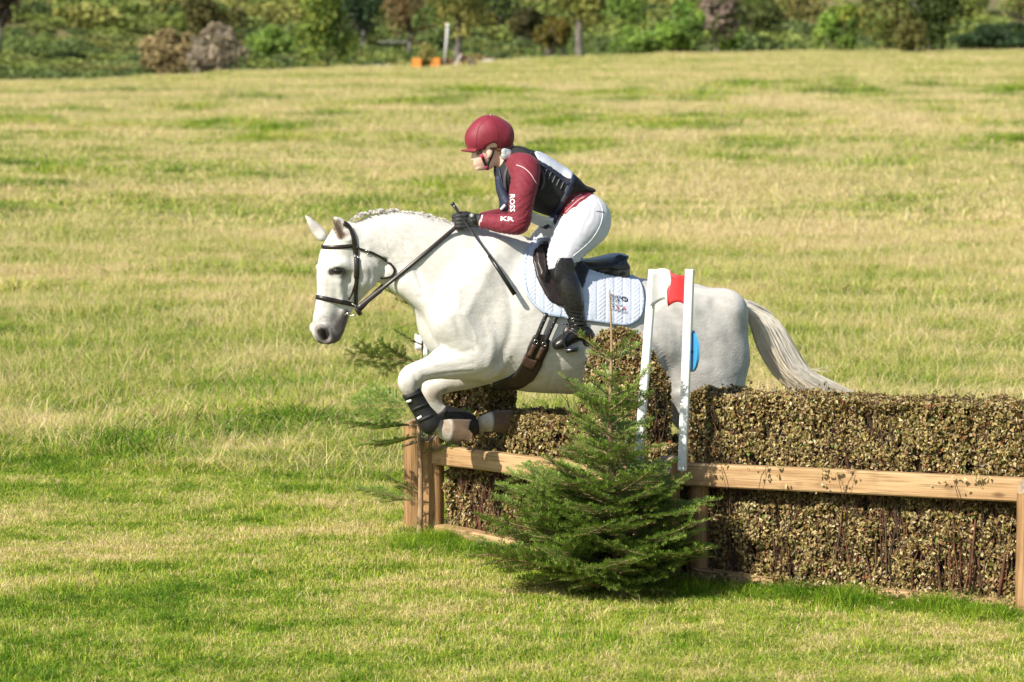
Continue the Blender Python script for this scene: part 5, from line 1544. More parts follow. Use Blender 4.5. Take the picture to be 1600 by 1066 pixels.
# sprigs hanging over the rail
P = []
for i in range(70):
    t = rnd.choice((.13, .28, .33, .46, .5, .55, .83, .9)) * np.linalg.norm(R_ - M_) + rnd.gauss(0, .035)
    P.append(M_ + dR * t + oR * (.036 + rnd.random() * .025) + UP * (.60 + .02 * t - abs(rnd.gauss(0, .045))))
leaf_mesh('hanging_leaves', np.array(P), np.tile(oR + UP * .8, (len(P), 1)), .024, wing, np.tile((.50, .38, .17), (len(P), 1)) * nr.uniform(.7, 1.2, (len(P), 1)))
mb = MB()
for t, k in ((.15, 1), (.29, -1), (.5, 1), (.55, -1), (.84, 1)):
    p = M_ + dR * t * 1.79 + oR * .04 + UP * .60
    mb.tube([p, p + oR * .02 - UP * .04 + dR * .02 * k, p + oR * .015 - UP * .12 + dR * .04 * k], [.002, .002, .001], 4, False, (1, .8, .6))
mb.build('hanging_sprig', BARKW, wing)['kind'] = 'stuff'
# leaf litter at the foot
P = [M_ + dR * rnd.uniform(.05, 2.2) + oR * abs(rnd.gauss(.06, .09)) + UP * rnd.uniform(.03, .075) for i in range(700)]
leaf_mesh('fallen_leaves', np.array(P), np.tile(UP, (len(P), 1)), .026, wing)
# big bare stems seen in the wing
for t, h_, w in ((.86, .38, .007), (.945, .22, .011)):
    mb = MB(); p = M_ + (R_ - M_) * t + oR * -.045 + UP * .03
    mb.tube([p, p + UP * h_ * .5 + dR * .015, p + UP * h_ + dR * .03], [w, w * .85, w * .6], 7, True, (1.1, .8, .7)); mb.build('stem', BARKW, wing)

# the middle, running away to the far post
oL = facing(L_, M_); dL = unit(M_ - L_)
mid = thing('brush_fence', (M_ + L_) / 2, 'lower brush middle of the fence under the horse, behind a short rail', 'brush fence', 'panels of the brush fence')
beam('rail', L_ + oL * .07 + UP * .505 + dL * .06, M_ + oL * .07 + UP * .545 - dL * .03, .10, .07, WOOD, mid, oL)
beam('sleeper', L_ + oL * .07 + UP * .085 + dL * .08, M_ + oL * .06 + UP * .06 - dL * .12, .13, .09, WOOD, mid, oL)
post(L_ + oL * .02, .565, .060, mid, unit(np.array((-.7, -.7, 0))), .35)
L2 = L_ + np.array((-.125, .33, 0)); post(L2, .60, .052, mid, np.array((-1, 0, 0)), .2)
post(L_ + dL * .12 - oL * .10, .5, .045, mid, oL)
lowL = lambda t: .675 + .03 * math.sin(t * 5) + .02 * noise.noise((t * 10, 3, 0))
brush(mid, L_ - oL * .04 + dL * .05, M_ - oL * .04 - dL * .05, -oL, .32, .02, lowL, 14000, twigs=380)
far = thing('brush_fence', L_ + dL * .3 - oL * .3, 'raised far brush shoulder of the fence, seen behind the folded forelegs', 'brush fence', 'panels of the brush fence')
brush(far, L_ - oL * .14 + dL * -.25, L_ - oL * .14 + dL * .26, -oL, .20, .4, lambda t: .93 - .10 * t ** 3 + .02 * noise.noise((t * 12, 8, 0)), 15000, twigs=60)
near = thing('brush_fence', M_ - oL * .1 - dL * .3, 'rounded brush hump of the fence behind the fir, right under the rider\'s boot', 'brush fence', 'panels of the brush fence')
def hump(t):   # from M towards L
    return float(np.interp(t, [0, .08, .22, .36, .53, .70, .82, .92, 1.0], [.93, .99, 1.08, 1.145, 1.195, 1.20, 1.12, .98, .84])) + .02 * noise.noise((t * 10, 1, 0))
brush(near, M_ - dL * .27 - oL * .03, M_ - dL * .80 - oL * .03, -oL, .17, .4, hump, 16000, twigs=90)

# ------------------------------------------------------------------ flags
PAINT = mat('white_paint', (.78, .78, .77), (.70, .70, .69), scale=14, rough=.45)
REDP = mat('red_flag', (.62, .035, .04), (.56, .03, .035), scale=14, rough=.5)
BLUEP = mat('blue_disc', (.06, .34, .62), (.05, .30, .57), scale=8, rough=.4)
DARKM = mat('dark_fixing', (.03, .03, .035), rough=.4, metal=.5)
flag = thing('jump_flag', M_ * (1, 1, 0) + np.array((0, 0, .4)), 'white two-legged flag with a wavy red panel at the near end of the brush fence', 'flag')
YA, YB = 19.86, 19.98
def pole(px0, py0, px1, py1, Y, w, parent, mname=PAINT):
    a, b = W(px0, py0, Y), W(px1, py1, Y); d = unit(b - a)
    s = unit(np.cross(d, (0.25, 1, 0))); o = np.cross(s, d); V = []
    c = .18
    prof = [(-1, -1 + c), (-1 + c, -1), (1 - c, -1), (1, -1 + c), (1, 1 - c), (1 - c, 1), (-1 + c, 1), (-1, 1 - c)]
    for p in (a, b): V += [p + s * w * u + o * w * v for u, v in prof]
    F = [(i, (i + 1) % 8, 8 + (i + 1) % 8, 8 + i) for i in range(8)] + [tuple(range(8))[::-1], tuple(range(8, 16))]
    return mk('pole', V, F, mname, parent, smooth=False)
pole(1020.5, 421, 991, 800, YA + .06, .0195, flag)
pr = pole(1078, 421, 1066, 735, YA, .0205, flag)
def panel(name, x0, x1, m, edge0=None):
    rows = []
    for v in np.linspace(0, 1, 9):
        row = []
        for u in np.linspace(0, 1, 11):
            x = x0(v) + (x1(v) - x0(v)) * u
            k = (x - 1020) / 55
            tp = 424 - 4.5 * math.sin(k * 6.0) + (2 if k > .5 else 0); bt = 470 + 3 * math.sin((k - .1) * 5) if x > 1046 else 478 - 12 * math.sin(min(1, max(0, k * 2.2)) * math.pi / 2) * 1.0
            if x > 1044: bt = 479 - 7 * math.sin((x - 1044) / 30 * math.pi) 
            y = tp + (bt - tp) * v
            row.append(W(x, y, YA + .03 + .012 * math.sin(k * 6.5)))
        rows.append(row)
    return lofted(name, rows, m, flag, .007)
mid_e = lambda v: 1046.5 + 3.0 * math.sin(v * 6.0) - 1.5 * v
panel('white_panel', lambda v: 1017 - 1.5 * v, mid_e, PAINT)
panel('red_panel', lambda v: mid_e(v) + .1, lambda v: 1074 - .8 * v, REDP)
# the round number disc, seen nearly edge on
c = W(1080.5, 548.5, YA + .04); dn = unit((.95, .28, .02)); s1 = unit(np.cross(dn, UP)); V, F = [], []
n = 36
for z, r in ((.004, .098), (.006, .102), (-.006, .102)):
    for k in range(n):
        a = 2 * math.pi * k / n; V.append(c + s1 * r * math.cos(a) + UP * r * math.sin(a) + dn * (z if r < .1 else z))
F = [tuple(range(n, 2 * n)), tuple(range(2 * n, 3 * n))[::-1]] + [(n + k, 2 * n + k, 2 * n + (k + 1) % n, n + (k + 1) % n) for k in range(n)]
disc = mk('number_disc', V, F, BLUEP, flag, smooth=False)
mb = MB(); mb.tube([W(1068, 550, YA - .015), W(1090, 550, YA + .0)], .004, 6); mb.build('bolt', DARKM, disc)
# the far flag, mostly behind the horse
fflag = thing('jump_flag', L_ - oL * .3, 'white flag foot showing beyond the far brush shoulder', 'flag')
Yf = 21.75
pole(664, 545, 672, 840, 22.3, .018, fflag)
rows = [[W(x, y + 2 * math.sin(x * .3), 22.3) for x in np.linspace(648, 676, 7)] for y in np.linspace(522, 546, 5)]
lofted('white_panel', rows, PAINT, fflag, .006)
strapb = thing('marker_stake', W(797, 660, 21.95), 'pale blue stake beyond the brush, by the far hoof of the horse', 'stake')
a = W(800, 655, 21.95); mb = MB(); mb.tube([W(812, 690, 22.0), W(796, 628, 21.95)], [.022, .018], 8); mb.build('stake', PADB, strapb)
# ------------------------------------------------------------------ fir trees
NEEDLE = mat('fir_needles', (1, 1, 1), (.8, .85, .8), scale=50, rough=.42, attr=True, spec=.45, trans=.2)
FIRBARK = mat('fir_bark', (.26, .16, .09), (.40, .27, .16), scale=30, rough=.85, bump=.003, bscale=80, stretch=(1, 1, .4))
def branch_mesh(L, seed, dense=1.0):
    """a flat fir spray along +X: stem, side shoots, needles; returns wood (v,f) and needles (v,f,c)"""
    r = random.Random(seed)
    wood = MB(); ND = []
    def shoot_(p, d, ln, w, tipc):
        pts = []; up = np.array((0, 0, 1.0)); d = unit(d); q = np.array(p)
        k = max(2, int(ln / .032)); cur = r.uniform(.1, .5)
        for i in range(k + 1):
            pts.append(q.copy()); dd = unit(d + up * cur * (i / k) * .35 + np.array([r.gauss(0, .03) for _ in range(3)])); q = q + dd * ln / k
        wood.tube(pts, [w * (1 - .7 * i / k) for i in range(k + 1)], 4, False)
        nn = int(ln / .0030 * dense)
        for i in range(nn):
            t = (i + r.random()) / nn; j = min(int(t * k), k - 1); f = t * k - j
            c = pts[j] * (1 - f) + pts[j + 1] * f; ax = unit(pts[j + 1] - pts[j])
            sd = unit(np.cross(ax, up)); u2 = np.cross(sd, ax)
            for s in (-1, 1):
                an = r.uniform(-.35, 1.25)
                dirn = unit(ax * r.uniform(.35, .95) + sd * s * math.cos(an) + u2 * math.sin(an) * .9)
                ND.append((c, dirn, r.uniform(.017, .026) * (1 - .3 * max(0, t - .85) / .15), u2, (i / nn) * tipc, r.random()))
        if True:                                                   # bud whorl at the tip
            for i in range(6): ND.append((pts[-1], unit(unit(pts[-1] - pts[-2]) + np.array([r.gauss(0, .45) for _ in range(3)])), .011, up, 1 * tipc, r.random()))
        return pts
    main = shoot_((0, 0, 0), (1, 0, .1), L, .0028 + L * .006, 1)
    n = len(main) - 1
    for i in range(max(1, n // 6), n):
        t = i / n
        if i % 2 and (L < .2 or r.random() < .6): continue
        for s in (-1, 1):
            if r.random() < .12: continue
            ln = L * (.52 * (1 - t) + .13) * r.uniform(.75, 1.15)
            if ln < .035: continue
            d = np.array((math.cos(.85 + r.gauss(0, .1)), s * math.sin(.85), r.gauss(.05, .1)))
            sub = shoot_(main[i], d, ln, .0018 + ln * .004, .8)
            if ln > .15:
                m = len(sub) - 1
                for j in range(2, m, 2):
                    for s2 in (-1, 1):
                        if r.random() < .15: continue
                        l2 = ln * .42 * (1 - j / m) + .03
                        a0 = math.atan2(d[1], d[0]) + s2 * .8
                        shoot_(sub[j], (math.cos(a0), math.sin(a0), r.gauss(.05, .1)), l2, .0014, .9)
    V, F, C = [], [], []
    for c, d, ln, u, tc, rv in ND:
        s = unit(np.cross(d, u)) * .0015; b = len(V)
        V += [c - s * .6, c + s * .6, c + d * ln * .6 + s, c + d * ln * .6 - s, c + d * ln]
        F += [(b, b + 1, b + 2, b + 3), (b + 3, b + 2, b + 4)]
        g = .7 + .6 * rv
        col = np.array((.125, .215, .036)) * (1 - tc * .85) + np.array((.33, .46, .070)) * tc * .85
        C += [col * g] * 5
    return wood, V, F, C
FKIND = {}
def fir_kind(cls, k):
    if (cls, k) not in FKIND:
        L = {0: .17, 1: .32, 2: .52}[cls]
        FKIND[(cls, k)] = branch_mesh(L, 50 + cls * 10 + k)
    return FKIND[(cls, k)]
BM = {}
def fir(loc, hgt, label, spec, lean=(0, 0), name='fir_tree', bark=1.0, base=.0):
    t = thing(name, loc, label, 'tree', 'fir trees dressing the fence')
    mb = MB(); loc = np.array(loc, float)
    tp = lambda z: loc + np.array((lean[0] * z + .008 * math.sin(z * 9), lean[1] * z, z * hgt))
    mb.tube([tp(z) for z in np.linspace(-.06, 1, 22)], [max(.0035, .021 * (1 - .86 * max(z, 0)) * bark) for z in np.linspace(-.06, 1, 22)], 8)
    trunk = mb.build('trunk', FIRBARK, t)
    V, F, C = [], [], []
    for i in range(120):                                           # needles on the leader
        z = rnd.uniform(.80, 1.0); a = rnd.random() * 6.28; c = tp(z); d = unit((math.cos(a), math.sin(a), rnd.uniform(.5, 1.3)))
        s = unit(np.cross(d, UP)) * .0012; b = len(V); ln = rnd.uniform(.010, .018)
        V += [c - s, c + s, c + d * ln]; F.append((b, b + 1, b + 2)); C += [(.14, .24, .05)] * 3
    mk('leader_needles', V, F, NEEDLE, trunk, cols=C)['kind'] = 'stuff'
    for z, az, cls, sc, pitch in spec:
        k = rnd.randrange(4 if cls < 2 else 5)
        if (cls, k) not in BM:
            wood, V, F, C = fir_kind(cls, k)
            w = mk('branch', wood.v, wood.f, FIRBARK, None, loc=(0, 0, 0)); nd = mk('needles', V, F, NEEDLE, None, cols=C, loc=(0, 0, 0))
            BM[(cls, k)] = (w.data, nd.data); bpy.data.objects.remove(w); bpy.data.objects.remove(nd)
        wd, ndd = BM[(cls, k)]
        rot = Matrix.Rotation(az, 3, 'Z') @ Matrix.Rotation(-pitch, 3, 'Y') @ Matrix.Rotation(rnd.gauss(0, .25), 3, 'X')
        w = bpy.data.objects.new('branch', wd); link(w, t, tp(z)); w.rotation_euler = rot.to_euler(); w.scale = (sc,) * 3
        nd = bpy.data.objects.new('needles', ndd); COL.objects.link(nd); nd.parent = w; nd['kind'] = 'stuff'
    return t
spec = []
def whorl(z, n, cls, sc, pitch, az0=0):
    for i in range(n): spec.append((z + rnd.uniform(-.012, .012), az0 + 2 * math.pi * (i + rnd.uniform(-.25, .25)) / n, cls, sc * rnd.uniform(.85, 1.15), pitch + rnd.gauss(0, .12)))
base = W(961, 925, 19.55); base[2] = 0
for az, sc, pt in ((3.1, 1.2, .55), (0.05, 1.1, .72), (.5, 1.0, .25), (2.5, .9, .10), (-1.5, .7, .3)): spec.append((.775, az, 0, sc, pt))
for az, cls, sc, pt in ((3.2, 1, .95, .50), (-.05, 1, .92, .70), (1.2, 0, 1.0, .3), (-1.2, 0, 1.2, .3), (2.4, 0, 1.2, .2), (.6, 0, 1.3, .15), (-2.5, 0, 1.2, .25)): spec.append((.61, az, cls, sc, pt))
whorl(.69, 4, 0, .8, .35); whorl(.65, 5, 0, .9, .3)
whorl(.555, 4, 0, 1.35, .35); whorl(.52, 4, 1, .85, .38); whorl(.455, 5, 1, .95, .25); whorl(.395, 5, 1, 1.05, .26); whorl(.34, 6, 1, 1.2, .18)
whorl(.285, 6, 2, .80, .20); whorl(.23, 7, 2, .86, .16); whorl(.18, 8, 2, .92, .14); whorl(.13, 8, 2, .95, .10); whorl(.085, 8, 2, .98, .10); whorl(.05, 8, 2, .92, .12); whorl(.03, 9, 1, 1.05, -.02)
for z_, az in ((.06, 3.3), (.10, 3.0), (.16, 3.5), (.20, 2.95), (.25, 3.25), (.31, 3.1), (.05, 3.6)): spec.append((z_, az, 2, 1.42 - z_ * 1.2, .14))
fir(base, 1.47, 'bushy green fir in front of the brush fence, between its rails', spec, lean=(-.032, .02))
spec = []
b2 = W(654, 838, 21.42); b2[2] = 0
# darker, thin fir: long bare-based boughs to the left
for z, az, cls, sc, pt in ((.93, 3.0, 0, 1.4, .45), (.80, 3.25, 1, .55, .35), (.735, 3.1, 2, .78, -.02), (.56, 3.2, 2, .72, -.12), (.475, 3.0, 2, .86, -.10), (.43, 3.35, 2, .62, -.28), (.16, 3.15, 2, .66, .10),
                           (.20, 2.9, 1, .7, .25), (.66, .1, 1, .9, .2), (.5, 0, 1, .9, .0), (.36, .3, 1, .9, .1), (.7, 1.6, 1, .8, .1), (.4, 1.5, 1, .9, .0), (.95, .5, 0, 1, .6), (.85, 1.0, 0, 1.2, .3)):
    spec.append((z, az, cls, sc, pt))
fir(b2, 1.30, 'thin dark fir at the far post, its long boughs reaching out beyond the forelegs', spec, lean=(.02, .0), bark=.8)
# ------------------------------------------------------------------ hillside: bracken, bushes, trees
LEAFM = mat('tree_leaves', (1, 1, 1), (.72, .76, .7), scale=2.5, rough=.6, attr=True, trans=.18, spec=.25)
TBARK = mat('tree_bark', (.10, .085, .07), (.22, .20, .17), scale=6, rough=.95, bump=.02, bscale=14, stretch=(1, 1, .3))
def scrap(P, size, cols, flat=0.0):
    n = len(P); r = nr
    N = r.normal(0, 1, (n, 3)); N[:, 2] = np.abs(N[:, 2]) + flat; N /= np.linalg.norm(N, axis=1)[:, None]
    A = np.cross(N, r.normal(0, 1, (n, 3))); A /= np.linalg.norm(A, axis=1)[:, None]; B = np.cross(N, A)
    s = (size * r.uniform(.5, 1.4, n))[:, None]
    V = np.stack([P - A * s, P - B * s * .6, P + A * s, P + B * s * .6 + N * s * .3], 1).reshape(-1, 3)
    F = (np.arange(n)[:, None] * 4 + np.arange(4)[None]).astype(int)
    return V, F, np.repeat(cols, 4, 0)
def crown_points(n, c, rad, seed, holes=.1, flatb=.5):
    """points through an uneven crown made of many boughs"""
    r = np.random.default_rng(seed); c = np.array(c); rad = np.array(rad)
    k = 26
    B = r.normal(0, 1, (k, 3)); B /= np.linalg.norm(B, axis=1)[:, None]; B *= r.uniform(.25, .92, (k, 1)); B[:, 2] = np.where(B[:, 2] < -flatb, -flatb, B[:, 2])
    br = r.uniform(.22, .46, k)
    w = br ** 2; i = r.choice(k, n, p=w / w.sum())
    D = r.normal(0, 1, (n, 3)); D /= np.linalg.norm(D, axis=1)[:, None]
    D[:, 2] = np.where(r.random(n) < .6, np.abs(D[:, 2]), D[:, 2])
    P = c + rad * (B[i] + D * (br[i] * r.uniform(.55, 1.0, n) ** .5)[:, None])
    return P, i, r
def pal(cols, i, r):
    cols = np.array(cols); j = (i * 7) % len(cols)
    return cols[j] * r.uniform(.65, 1.35, (len(i), 1))
OAK = [(0.165, 0.221, 0.053), (0.219, 0.247, 0.060), (0.131, 0.184, 0.048), (0.287, 0.287, 0.071), (0.350, 0.312, 0.084)]
YEL = [(0.199, 0.283, 0.053), (0.284, 0.350, 0.060), (0.142, 0.223, 0.048), (0.355, 0.373, 0.071)]
BRN = [(0.396, 0.295, 0.120), (0.501, 0.384, 0.153), (0.293, 0.250, 0.108), (0.418, 0.362, 0.130)]
GRYT = [(0.348, 0.261, 0.217), (0.435, 0.334, 0.275), (0.261, 0.203, 0.160)]
DRK = [(0.035, 0.066, 0.026), (0.052, 0.094, 0.038), (0.044, 0.075, 0.030)]
DBR = [(.08, .055, .035), (.11, .075, .045)]
GRN = [(0.177, 0.295, 0.054), (0.250, 0.384, 0.064), (0.146, 0.227, 0.048), (0.313, 0.407, 0.086)]
def base_at(px, py, Y):
    p = W(px, py, Y); return p
def tree(px, wpx, ybase, ytop, Y, pals, label, trunk=6, lift=.35, n=4200, cat='tree', name='oak_tree', seed=0, leaf=.095, group='trees and bushes on the hillside', depth=.9):
    b = W(px, ybase, Y); s = Y / FPX; hgt = (ybase - ytop) * s; w = wpx * s / 2
    t = thing(name, b, label, cat, group)
    mb = MB(); r = random.Random(seed + 5)
    if trunk:
        tw = trunk * s / 2; h1 = hgt * (lift + .3)
        pts = [b + np.array((r.gauss(0, .08) * k, r.gauss(0, .08) * k, h1 * k - .4 * (1 - k))) for k in np.linspace(0, 1, 6)]
        mb.tube(pts, [tw * (1.25 - .6 * k) for k in np.linspace(0, 1, 6)], 8)
        for i in range(9):
            k = r.randrange(2, 6); a = r.random() * 6.28; e = pts[k] + np.array((math.cos(a) * w * .75, math.sin(a) * w * .75, hgt * r.uniform(.12, .45)))
            m_ = (pts[k] + e) / 2 + UP * hgt * .05
            mb.tube([pts[k], m_, e], [tw * .5, tw * .3, tw * .1], 5)
        mb.build('trunk', TBARK, t)
    else:
        for i in range(12):
            a = r.random() * 6.28; mb.tube([b + np.array((r.gauss(0, w * .3), r.gauss(0, .2), -.2)), b + np.array((math.cos(a) * w * .7, math.sin(a) * w * .6, hgt * r.uniform(.4, .85)))], [.05, .012], 5)
        mb.build('stem', TBARK, t)
    lo = hgt * (lift if trunk else 0.02)
    P, i, rr = crown_points(int(n * 1.7), b + np.array((0, 0, lo + (hgt - lo) * .46)), (w, w * depth, (hgt - lo) * .62), seed, flatb=.75)
    P = P[P[:, 2] > b[2] - .1]; i = i[:len(P)]
    V, F, C = scrap(P, leaf, pal(pals, i, rr))
    mk('crown', V, F, LEAFM, t, cols=C, smooth=False)
    return t
tree(-2, 66, 70, -60, 205, DBR, 'dark brown-leaved tree at the field\'s far left end', 8, .3, seed=1)
tree(330, 96, 116, 2, 178, [(.12, .12, .035), (.15, .13, .04), (.10, .10, .03)], 'tall olive-brown bush standing behind the greyish twiggy one', 0, 0, seed=2, name='hazel_bush', cat='bush')
tree(272, 104, 121, 50, 172, [(.36, .27, .13), (.42, .32, .16), (.30, .23, .11)], 'low tawny bush with pale brown foliage beside the greyish twiggy one', 0, 0, seed=3, name='hazel_bush', cat='bush', n=3600)
tree(332, 92, 119, 40, 168, [(.42, .34, .27), (.36, .29, .22), (.30, .25, .16)], 'greyish-pink twiggy bush nearly bare of leaves at the field edge', 0, 0, seed=4, name='thorn_bush', cat='bush', leaf=.085)
tree(512, 100, 107, -70, 180, YEL, 'bright yellow-green tree leafy down to the ground', 5, .03, seed=5, n=5600, name='young_tree')
tree(568, 66, 78, -50, 225, DRK, 'dark evergreen tree behind the yellow-green one', 6, .15, seed=6, name='pine_tree')
tree(640, 80, 78, -50, 222, [(.25, .18, .08), (.28, .19, .085), (.19, .16, .07)], 'rust-tinted tree behind the distant orange boxes', 6, .2, seed=7, name='birch_tree')
tree(716, 158, 92, -110, 196, OAK, 'broad spreading oak behind the distant flag pole', 12, .22, seed=8, n=6800)
tree(828, 64, 72, 18, 230, [(.10, .10, .035), (.13, .12, .04), (.09, .08, .03)], 'small dull green thorn tree with two dark stems', 7, .3, seed=9, name='thorn_tree')
tree(905, 112, 96, -90, 186, OAK + [(.17, .14, .03)], 'oak with a clear grey trunk at the edge of the field', 12, .42, seed=10, n=5600)
tree(865, 60, 80, 30, 196, [(.19, .15, .03), (.15, .13, .03)], 'yellow-brown bush leaning against the grey-trunked oak', 0, 0, seed=11, name='gorse_bush', cat='bush', n=2400)
tree(1065, 78, 90, 8, 186, GRN, 'round green hawthorn on a short trunk at the field edge', 5, .12, seed=12, name='hawthorn_tree')
tree(1120, 66, 84, -8, 194, GRYT + [(.10, .12, .04)], 'half-dead grey thorn next to the round hawthorn', 6, .2, seed=13, name='hawthorn_tree', n=2200)
tree(1312, 76, 84, 6, 190, YEL + GRN, 'yellowish green tree first of the clump above the dry grass', 5, .08, seed=14, name='young_tree')
tree(1388, 104, 83, -60, 196, OAK, 'olive oak in the middle of the clump above the dry grass', 8, .12, seed=15, n=5200)
tree(1452, 82, 82, -40, 192, [(.07, .10, .024), (.09, .12, .03)], 'deep green oak last of the clump above the dry grass', 8, .12, seed=16)
tree(1422, 60, 83, 28, 184, [(.19, .17, .05), (.15, .15, .04)], 'tawny bush at the foot of the clump above the dry grass', 0, 0, seed=17, name='hazel_bush', cat='bush', n=2200)
tree(1560, 150, 80, 40, 204, DRK + [(.04, .07, .025)], 'dark hedge bush with its shade put into the leaf colour, filling the far right of the field edge', 0, 0, seed=18, name='hedge_bush', cat='bush', n=5200)  # leaf tones darkened to paint the shade of the hedge
tree(180, 56, 64, 34, 235, [(.15, .09, .06), (.19, .12, .08)], 'small reddish brown shrub alone among the bracken', 0, 0, seed=19, name='thorn_bush', cat='bush', n=1700)
tree(1190, 80, 60, 6, 240, [(.10, .13, .035), (.13, .14, .04)], 'pale green bush halfway up the bracken slope', 0, 0, seed=20, name='thorn_bush', cat='bush', n=2400)
tree(1000, 84, 86, 44, 205, GRN, 'low bright green bush between the oak and the hawthorn', 0, 0, seed=21, name='gorse_bush', cat='bush', n=2400)

for k, (px, w_, yb, yt, Y, pl, lab) in enumerate((
    (975, 90, 70, -40, 245, GRN, 'tall pale green tree far up the slope behind the oak'), (1165, 110, 62, -50, 255, OAK + GRN, 'wide mixed green tree on the slope behind the pale bush'), (1250, 90, 66, -40, 250, BRN + OAK, 'brownish tree on the slope before the yellowish clump'),
    (1500, 90, 60, -30, 260, YEL + OAK, 'yellow-olive tree on the slope above the dark hedge bush'), (1590, 80, 56, -20, 262, BRN + GRN, 'tawny green tree at the far right above the dark hedge bush'), (775, 80, 74, -60, 240, OAK + DRK, 'dark green tree behind the spreading oak'),
    (420, 80, 96, 40, 215, GRN, 'rounded green bush between the grey twiggy bush and the yellow-green tree'), (90, 130, 60, 0, 262, GRN + BRN, 'broad low tree on the bracken slope near the brown-leaved one'), (215, 110, 40, -40, 275, OAK + GRN, 'wide olive tree high on the bracken slope'), (1130, 60, 84, 40, 200, GRN, 'small green bush below the half-dead thorn'))):
    tree(px, w_, yb, yt, Y, pl, lab, 0, 0, seed=60 + k, name='bush' if w_ < 70 or yt > 0 else 'slope_tree', cat='bush' if yt > 0 else 'tree', n=3600)
def clump(name, r, n, leaf, cols, seed):
    q = np.random.default_rng(seed)
    P = q.normal(0, 1, (n, 3)); P /= np.linalg.norm(P, axis=1)[:, None]; P *= (q.random((n, 1)) ** .4) * r; P[:, 2] = np.abs(P[:, 2]) * .55
    V, F, C = scrap(P, leaf, np.array(cols)[q.integers(0, len(cols), n)] * q.uniform(.6, 1.4, (n, 1)), .6)
    o = mk(name, V, F, LEAFM, cols=C, loc=(0, 0, 0), smooth=False); COL.objects.unlink(o); return o
BK = [clump('bracken_clump', 1.1, 1100, .085, c, 40 + i) for i, c in enumerate((
    [(0.150, 0.201, 0.057), (0.188, 0.244, 0.063)], [(0.125, 0.171, 0.057), (0.156, 0.207, 0.063)], [(0.200, 0.256, 0.063), (0.263, 0.305, 0.069)], [(0.300, 0.305, 0.081), (0.350, 0.329, 0.092)], [(0.338, 0.256, 0.115), (0.375, 0.293, 0.127)], [(0.175, 0.220, 0.063), (0.288, 0.281, 0.086)]))]
BK.sort(key=lambda o: o.name)
order = {o.name: i for i, o in enumerate(BK)}
P, R, S, I = [], [], [], []
for i in range(12500):
    y = 158 + 260 * rnd.random() ** 1.5; x = (rnd.random() - .5) * (y * .36 + 24)
    px = 800 + FPX * x / y
    De = float(np.interp(px, [0, 1600], [150, 200]))
    if y < De + 7: continue
    z = field_z(x, y)
    if y > 240: z += 1.2 * noise.noise((x * .03, y * .03, 0)) * min(1, (y - 240) / 60)
    v = noise.noise((x * .09, y * .06, 3)) + .5 * noise.noise((x * .3, y * .2, 9))
    k = 0 if v < -.25 else 1 if v < -.05 else 2 if v < .15 else 5 if v < .33 else 3 if v < .55 else 4
    if rnd.random() < .2: k = rnd.randrange(6)
    P.append((x, y, z - .1)); R.append((0, 0, rnd.random() * 6.28)); s = rnd.uniform(.55, 1.3) * (1 if y < 230 else 1.7); S.append((s, s, s * rnd.uniform(.6, 1.1))); I.append(k)
br = instancer('bracken', BK, P, R, S, I)
tag(br, 'green and rusty bracken covering the hillside beyond the field', 'bracken', kind='stuff')

# stones and the jump at the far edge of the field
STONE = mat('lichen_stone', (.30, .27, .24), (.48, .45, .40), scale=3, rough=.9, bump=.03, bscale=6)
STONE_D = mat('dull_stone', (.16, .155, .13), (.25, .24, .20), scale=3, rough=.95, bump=.03, bscale=6)
STONE_L = STONE
def stone(px, py, wpx, hpx, Y, label, seed):
    s = Y / FPX; c = W(px, py, Y); V, F = [], []
    n, m = 9, 12
    for i in range(n + 1):
        for j in range(m):
            a, b = math.pi * i / n, 2 * math.pi * j / m
            d = np.array((math.sin(a) * math.cos(b), math.sin(a) * math.sin(b), math.cos(a)))
            k = 1 + .28 * noise.noise(Vector(d * 1.7) + Vector((seed, 0, 0)))
            V.append(c + d * np.array((wpx * s / 2, wpx * s / 2.5, hpx * s / 2)) * k)
    for i in range(n):
        for j in range(m): F.append((i * m + j, (i + 1) * m + j, (i + 1) * m + (j + 1) % m, i * m + (j + 1) % m))
    o = mk('boulder', V, F, STONE); tag(o, label, 'boulder', 'stones along the field edge'); return o
for i, a in enumerate(((763, 98, 26, 11, 172, 'large pale boulder beside the distant timber frame'), (591, 105, 14, 8, 170, 'rounded pale stone left of the distant orange boxes'), (606, 104, 10, 7, 171, 'small stone nearest the distant orange boxes'),
                       (558, 107, 16, 7, 171, 'flat stone under the edge of the yellow-green tree'), (820, 96, 34, 8, 176, 'long low stone left of the grey-trunked oak'), (905, 96, 10, 5, 176, 'small stone at the foot of the grey-trunked oak'))): stone(*a, i * 3.7)
wl_ = thing('stone_wall', W(612, 65, 215), 'short pale length of wall among the trees on the slope', 'wall')
Pst = []
for i in range(11):
    for j in range(2):
        STONE = STONE_D; o = stone(594 + i * 4.0 + j * 1.8, 64.5 + j * 2.0 + 1.2 * math.sin(i * 1.7), 3.6 + math.sin(i * 2.3), 2.2, 215, None, i * 1.3 + j)
        o.name = 'stone'; del o['category'], o['group']; 
        w_ = o.location.copy(); o.parent = wl_; o.location = w_ - Vector(WL[wl_.name])
ORW = mat('orange_stained_wood', (.62, .22, .035), (.72, .28, .05), scale=4, rough=.6)
DKW = mat('dark_brown_timber', (.12, .055, .03), (.19, .09, .05), scale=4, rough=.8)
GYW = mat('grey_timber', (.30, .26, .23), (.42, .37, .33), scale=4, rough=.8)
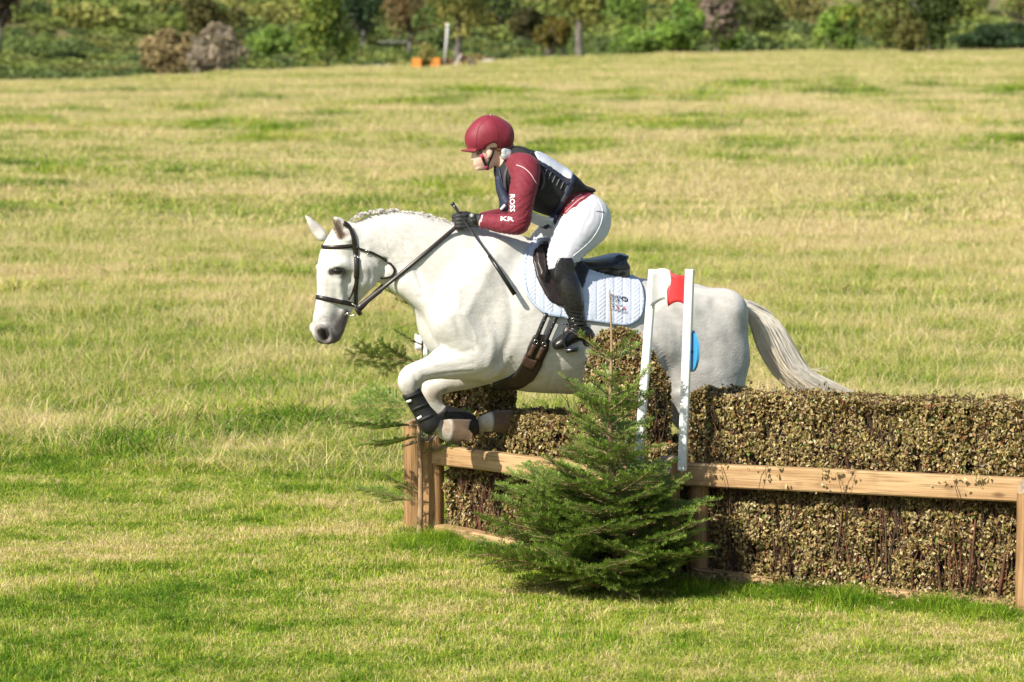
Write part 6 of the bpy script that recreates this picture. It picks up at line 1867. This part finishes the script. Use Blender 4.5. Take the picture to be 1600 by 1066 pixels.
def crate(name, px0, px1, py0, py1, Y, dp, m, label, cat, rows=3, group=None):
    """a box of boards on corner posts"""
    t = thing(name, W((px0 + px1) / 2, py1, Y), label, cat, group)
    a, b = W(px0, py0, Y), W(px1, py1, Y); hz = (a[2] - b[2]) / rows
    for r in range(rows):
        for (p, q) in (((a[0], Y), (b[0], Y)), ((a[0], Y + dp), (b[0], Y + dp)), ((a[0], Y), (a[0], Y + dp)), ((b[0], Y), (b[0], Y + dp))):
            d = unit(np.array((q[0] - p[0], q[1] - p[1], 0))); o = np.array((d[1], -d[0], 0)) * .02
            z1, z0 = a[2] - r * hz - .006, a[2] - (r + 1) * hz + .006 - (.1 if r == rows - 1 else 0)
            V = [np.array((x, y, z)) + s * o for s in (-1, 1) for x, y, z in ((p[0], p[1], z0), (q[0], q[1], z0), (q[0], q[1], z1), (p[0], p[1], z1))]
            mk('board', V, [(0, 1, 2, 3), (7, 6, 5, 4), (0, 4, 5, 1), (1, 5, 6, 2), (2, 6, 7, 3), (3, 7, 4, 0)], m, t, smooth=False)
    return t
YJ = 160
crate('jump_box', 644.5, 658, 91, 112, YJ, .9, ORW, 'bright orange wooden box of the distant jump, under the yellowish brush', 'box', group='boxes of the distant jump')
crate('jump_box', 674, 687, 91, 110, YJ + .2, .9, ORW, 'darker orange wooden box between the brush and the brown one', 'box', group='boxes of the distant jump')
crate('jump_box', 688, 706, 92, 107, YJ + .5, .9, DKW, 'dark brown wooden box under the white flag pole', 'box', group='boxes of the distant jump')
jb = thing('brush_bundle', W(665, 110, YJ + .3), 'yellowish brush standing out of the distant orange jump', 'brush')
P, i, rr = crown_points(1500, W(666, 92, YJ + .3), (.42, .35, .5), 77, flatb=.9)
V, F, C = scrap(P, .06, pal([(.34, .31, .10), (.26, .26, .07), (.40, .33, .13)], i, rr)); mk('brush', V, F, LEAFM, jb, cols=C, smooth=False)['kind'] = 'stuff'
fp = thing('flag_pole', W(695, 97, YJ + .4), 'leaning white flag pole rising from the distant jump', 'pole')
mb = MB(); mb.tube([W(695, 99, YJ + .4), W(699.5, 40, YJ + .4)], [.058, .05], 8); mb.build('pole', mat('dull_white_paint', (.45, .45, .43), (.55, .55, .53), scale=4), fp)
mb = MB(); mb.tube([W(699.4, 41, YJ + .4), W(699.7, 37, YJ + .4)], .08, 8); mb.build('cap', PAINT, fp)
af = thing('timber_frame', W(735, 108, YJ), 'brown timber frame of leaning planks right of the distant jump boxes', 'frame')
for a, b, m, w in (((708, 108), (721, 85), GYW, .055), ((723.5, 86), (725, 108), DKW, .07), ((722, 86), (750, 104), DKW, .05), ((732, 92), (746, 106), GYW, .06), ((728, 89), (738, 107), DKW, .05)):
    A, B_ = W(*a, YJ + .1), W(*b, YJ + .3); mb = MB(); mb.tube([A, B_], w, 4); mb.build('plank', m, af, smooth=False)
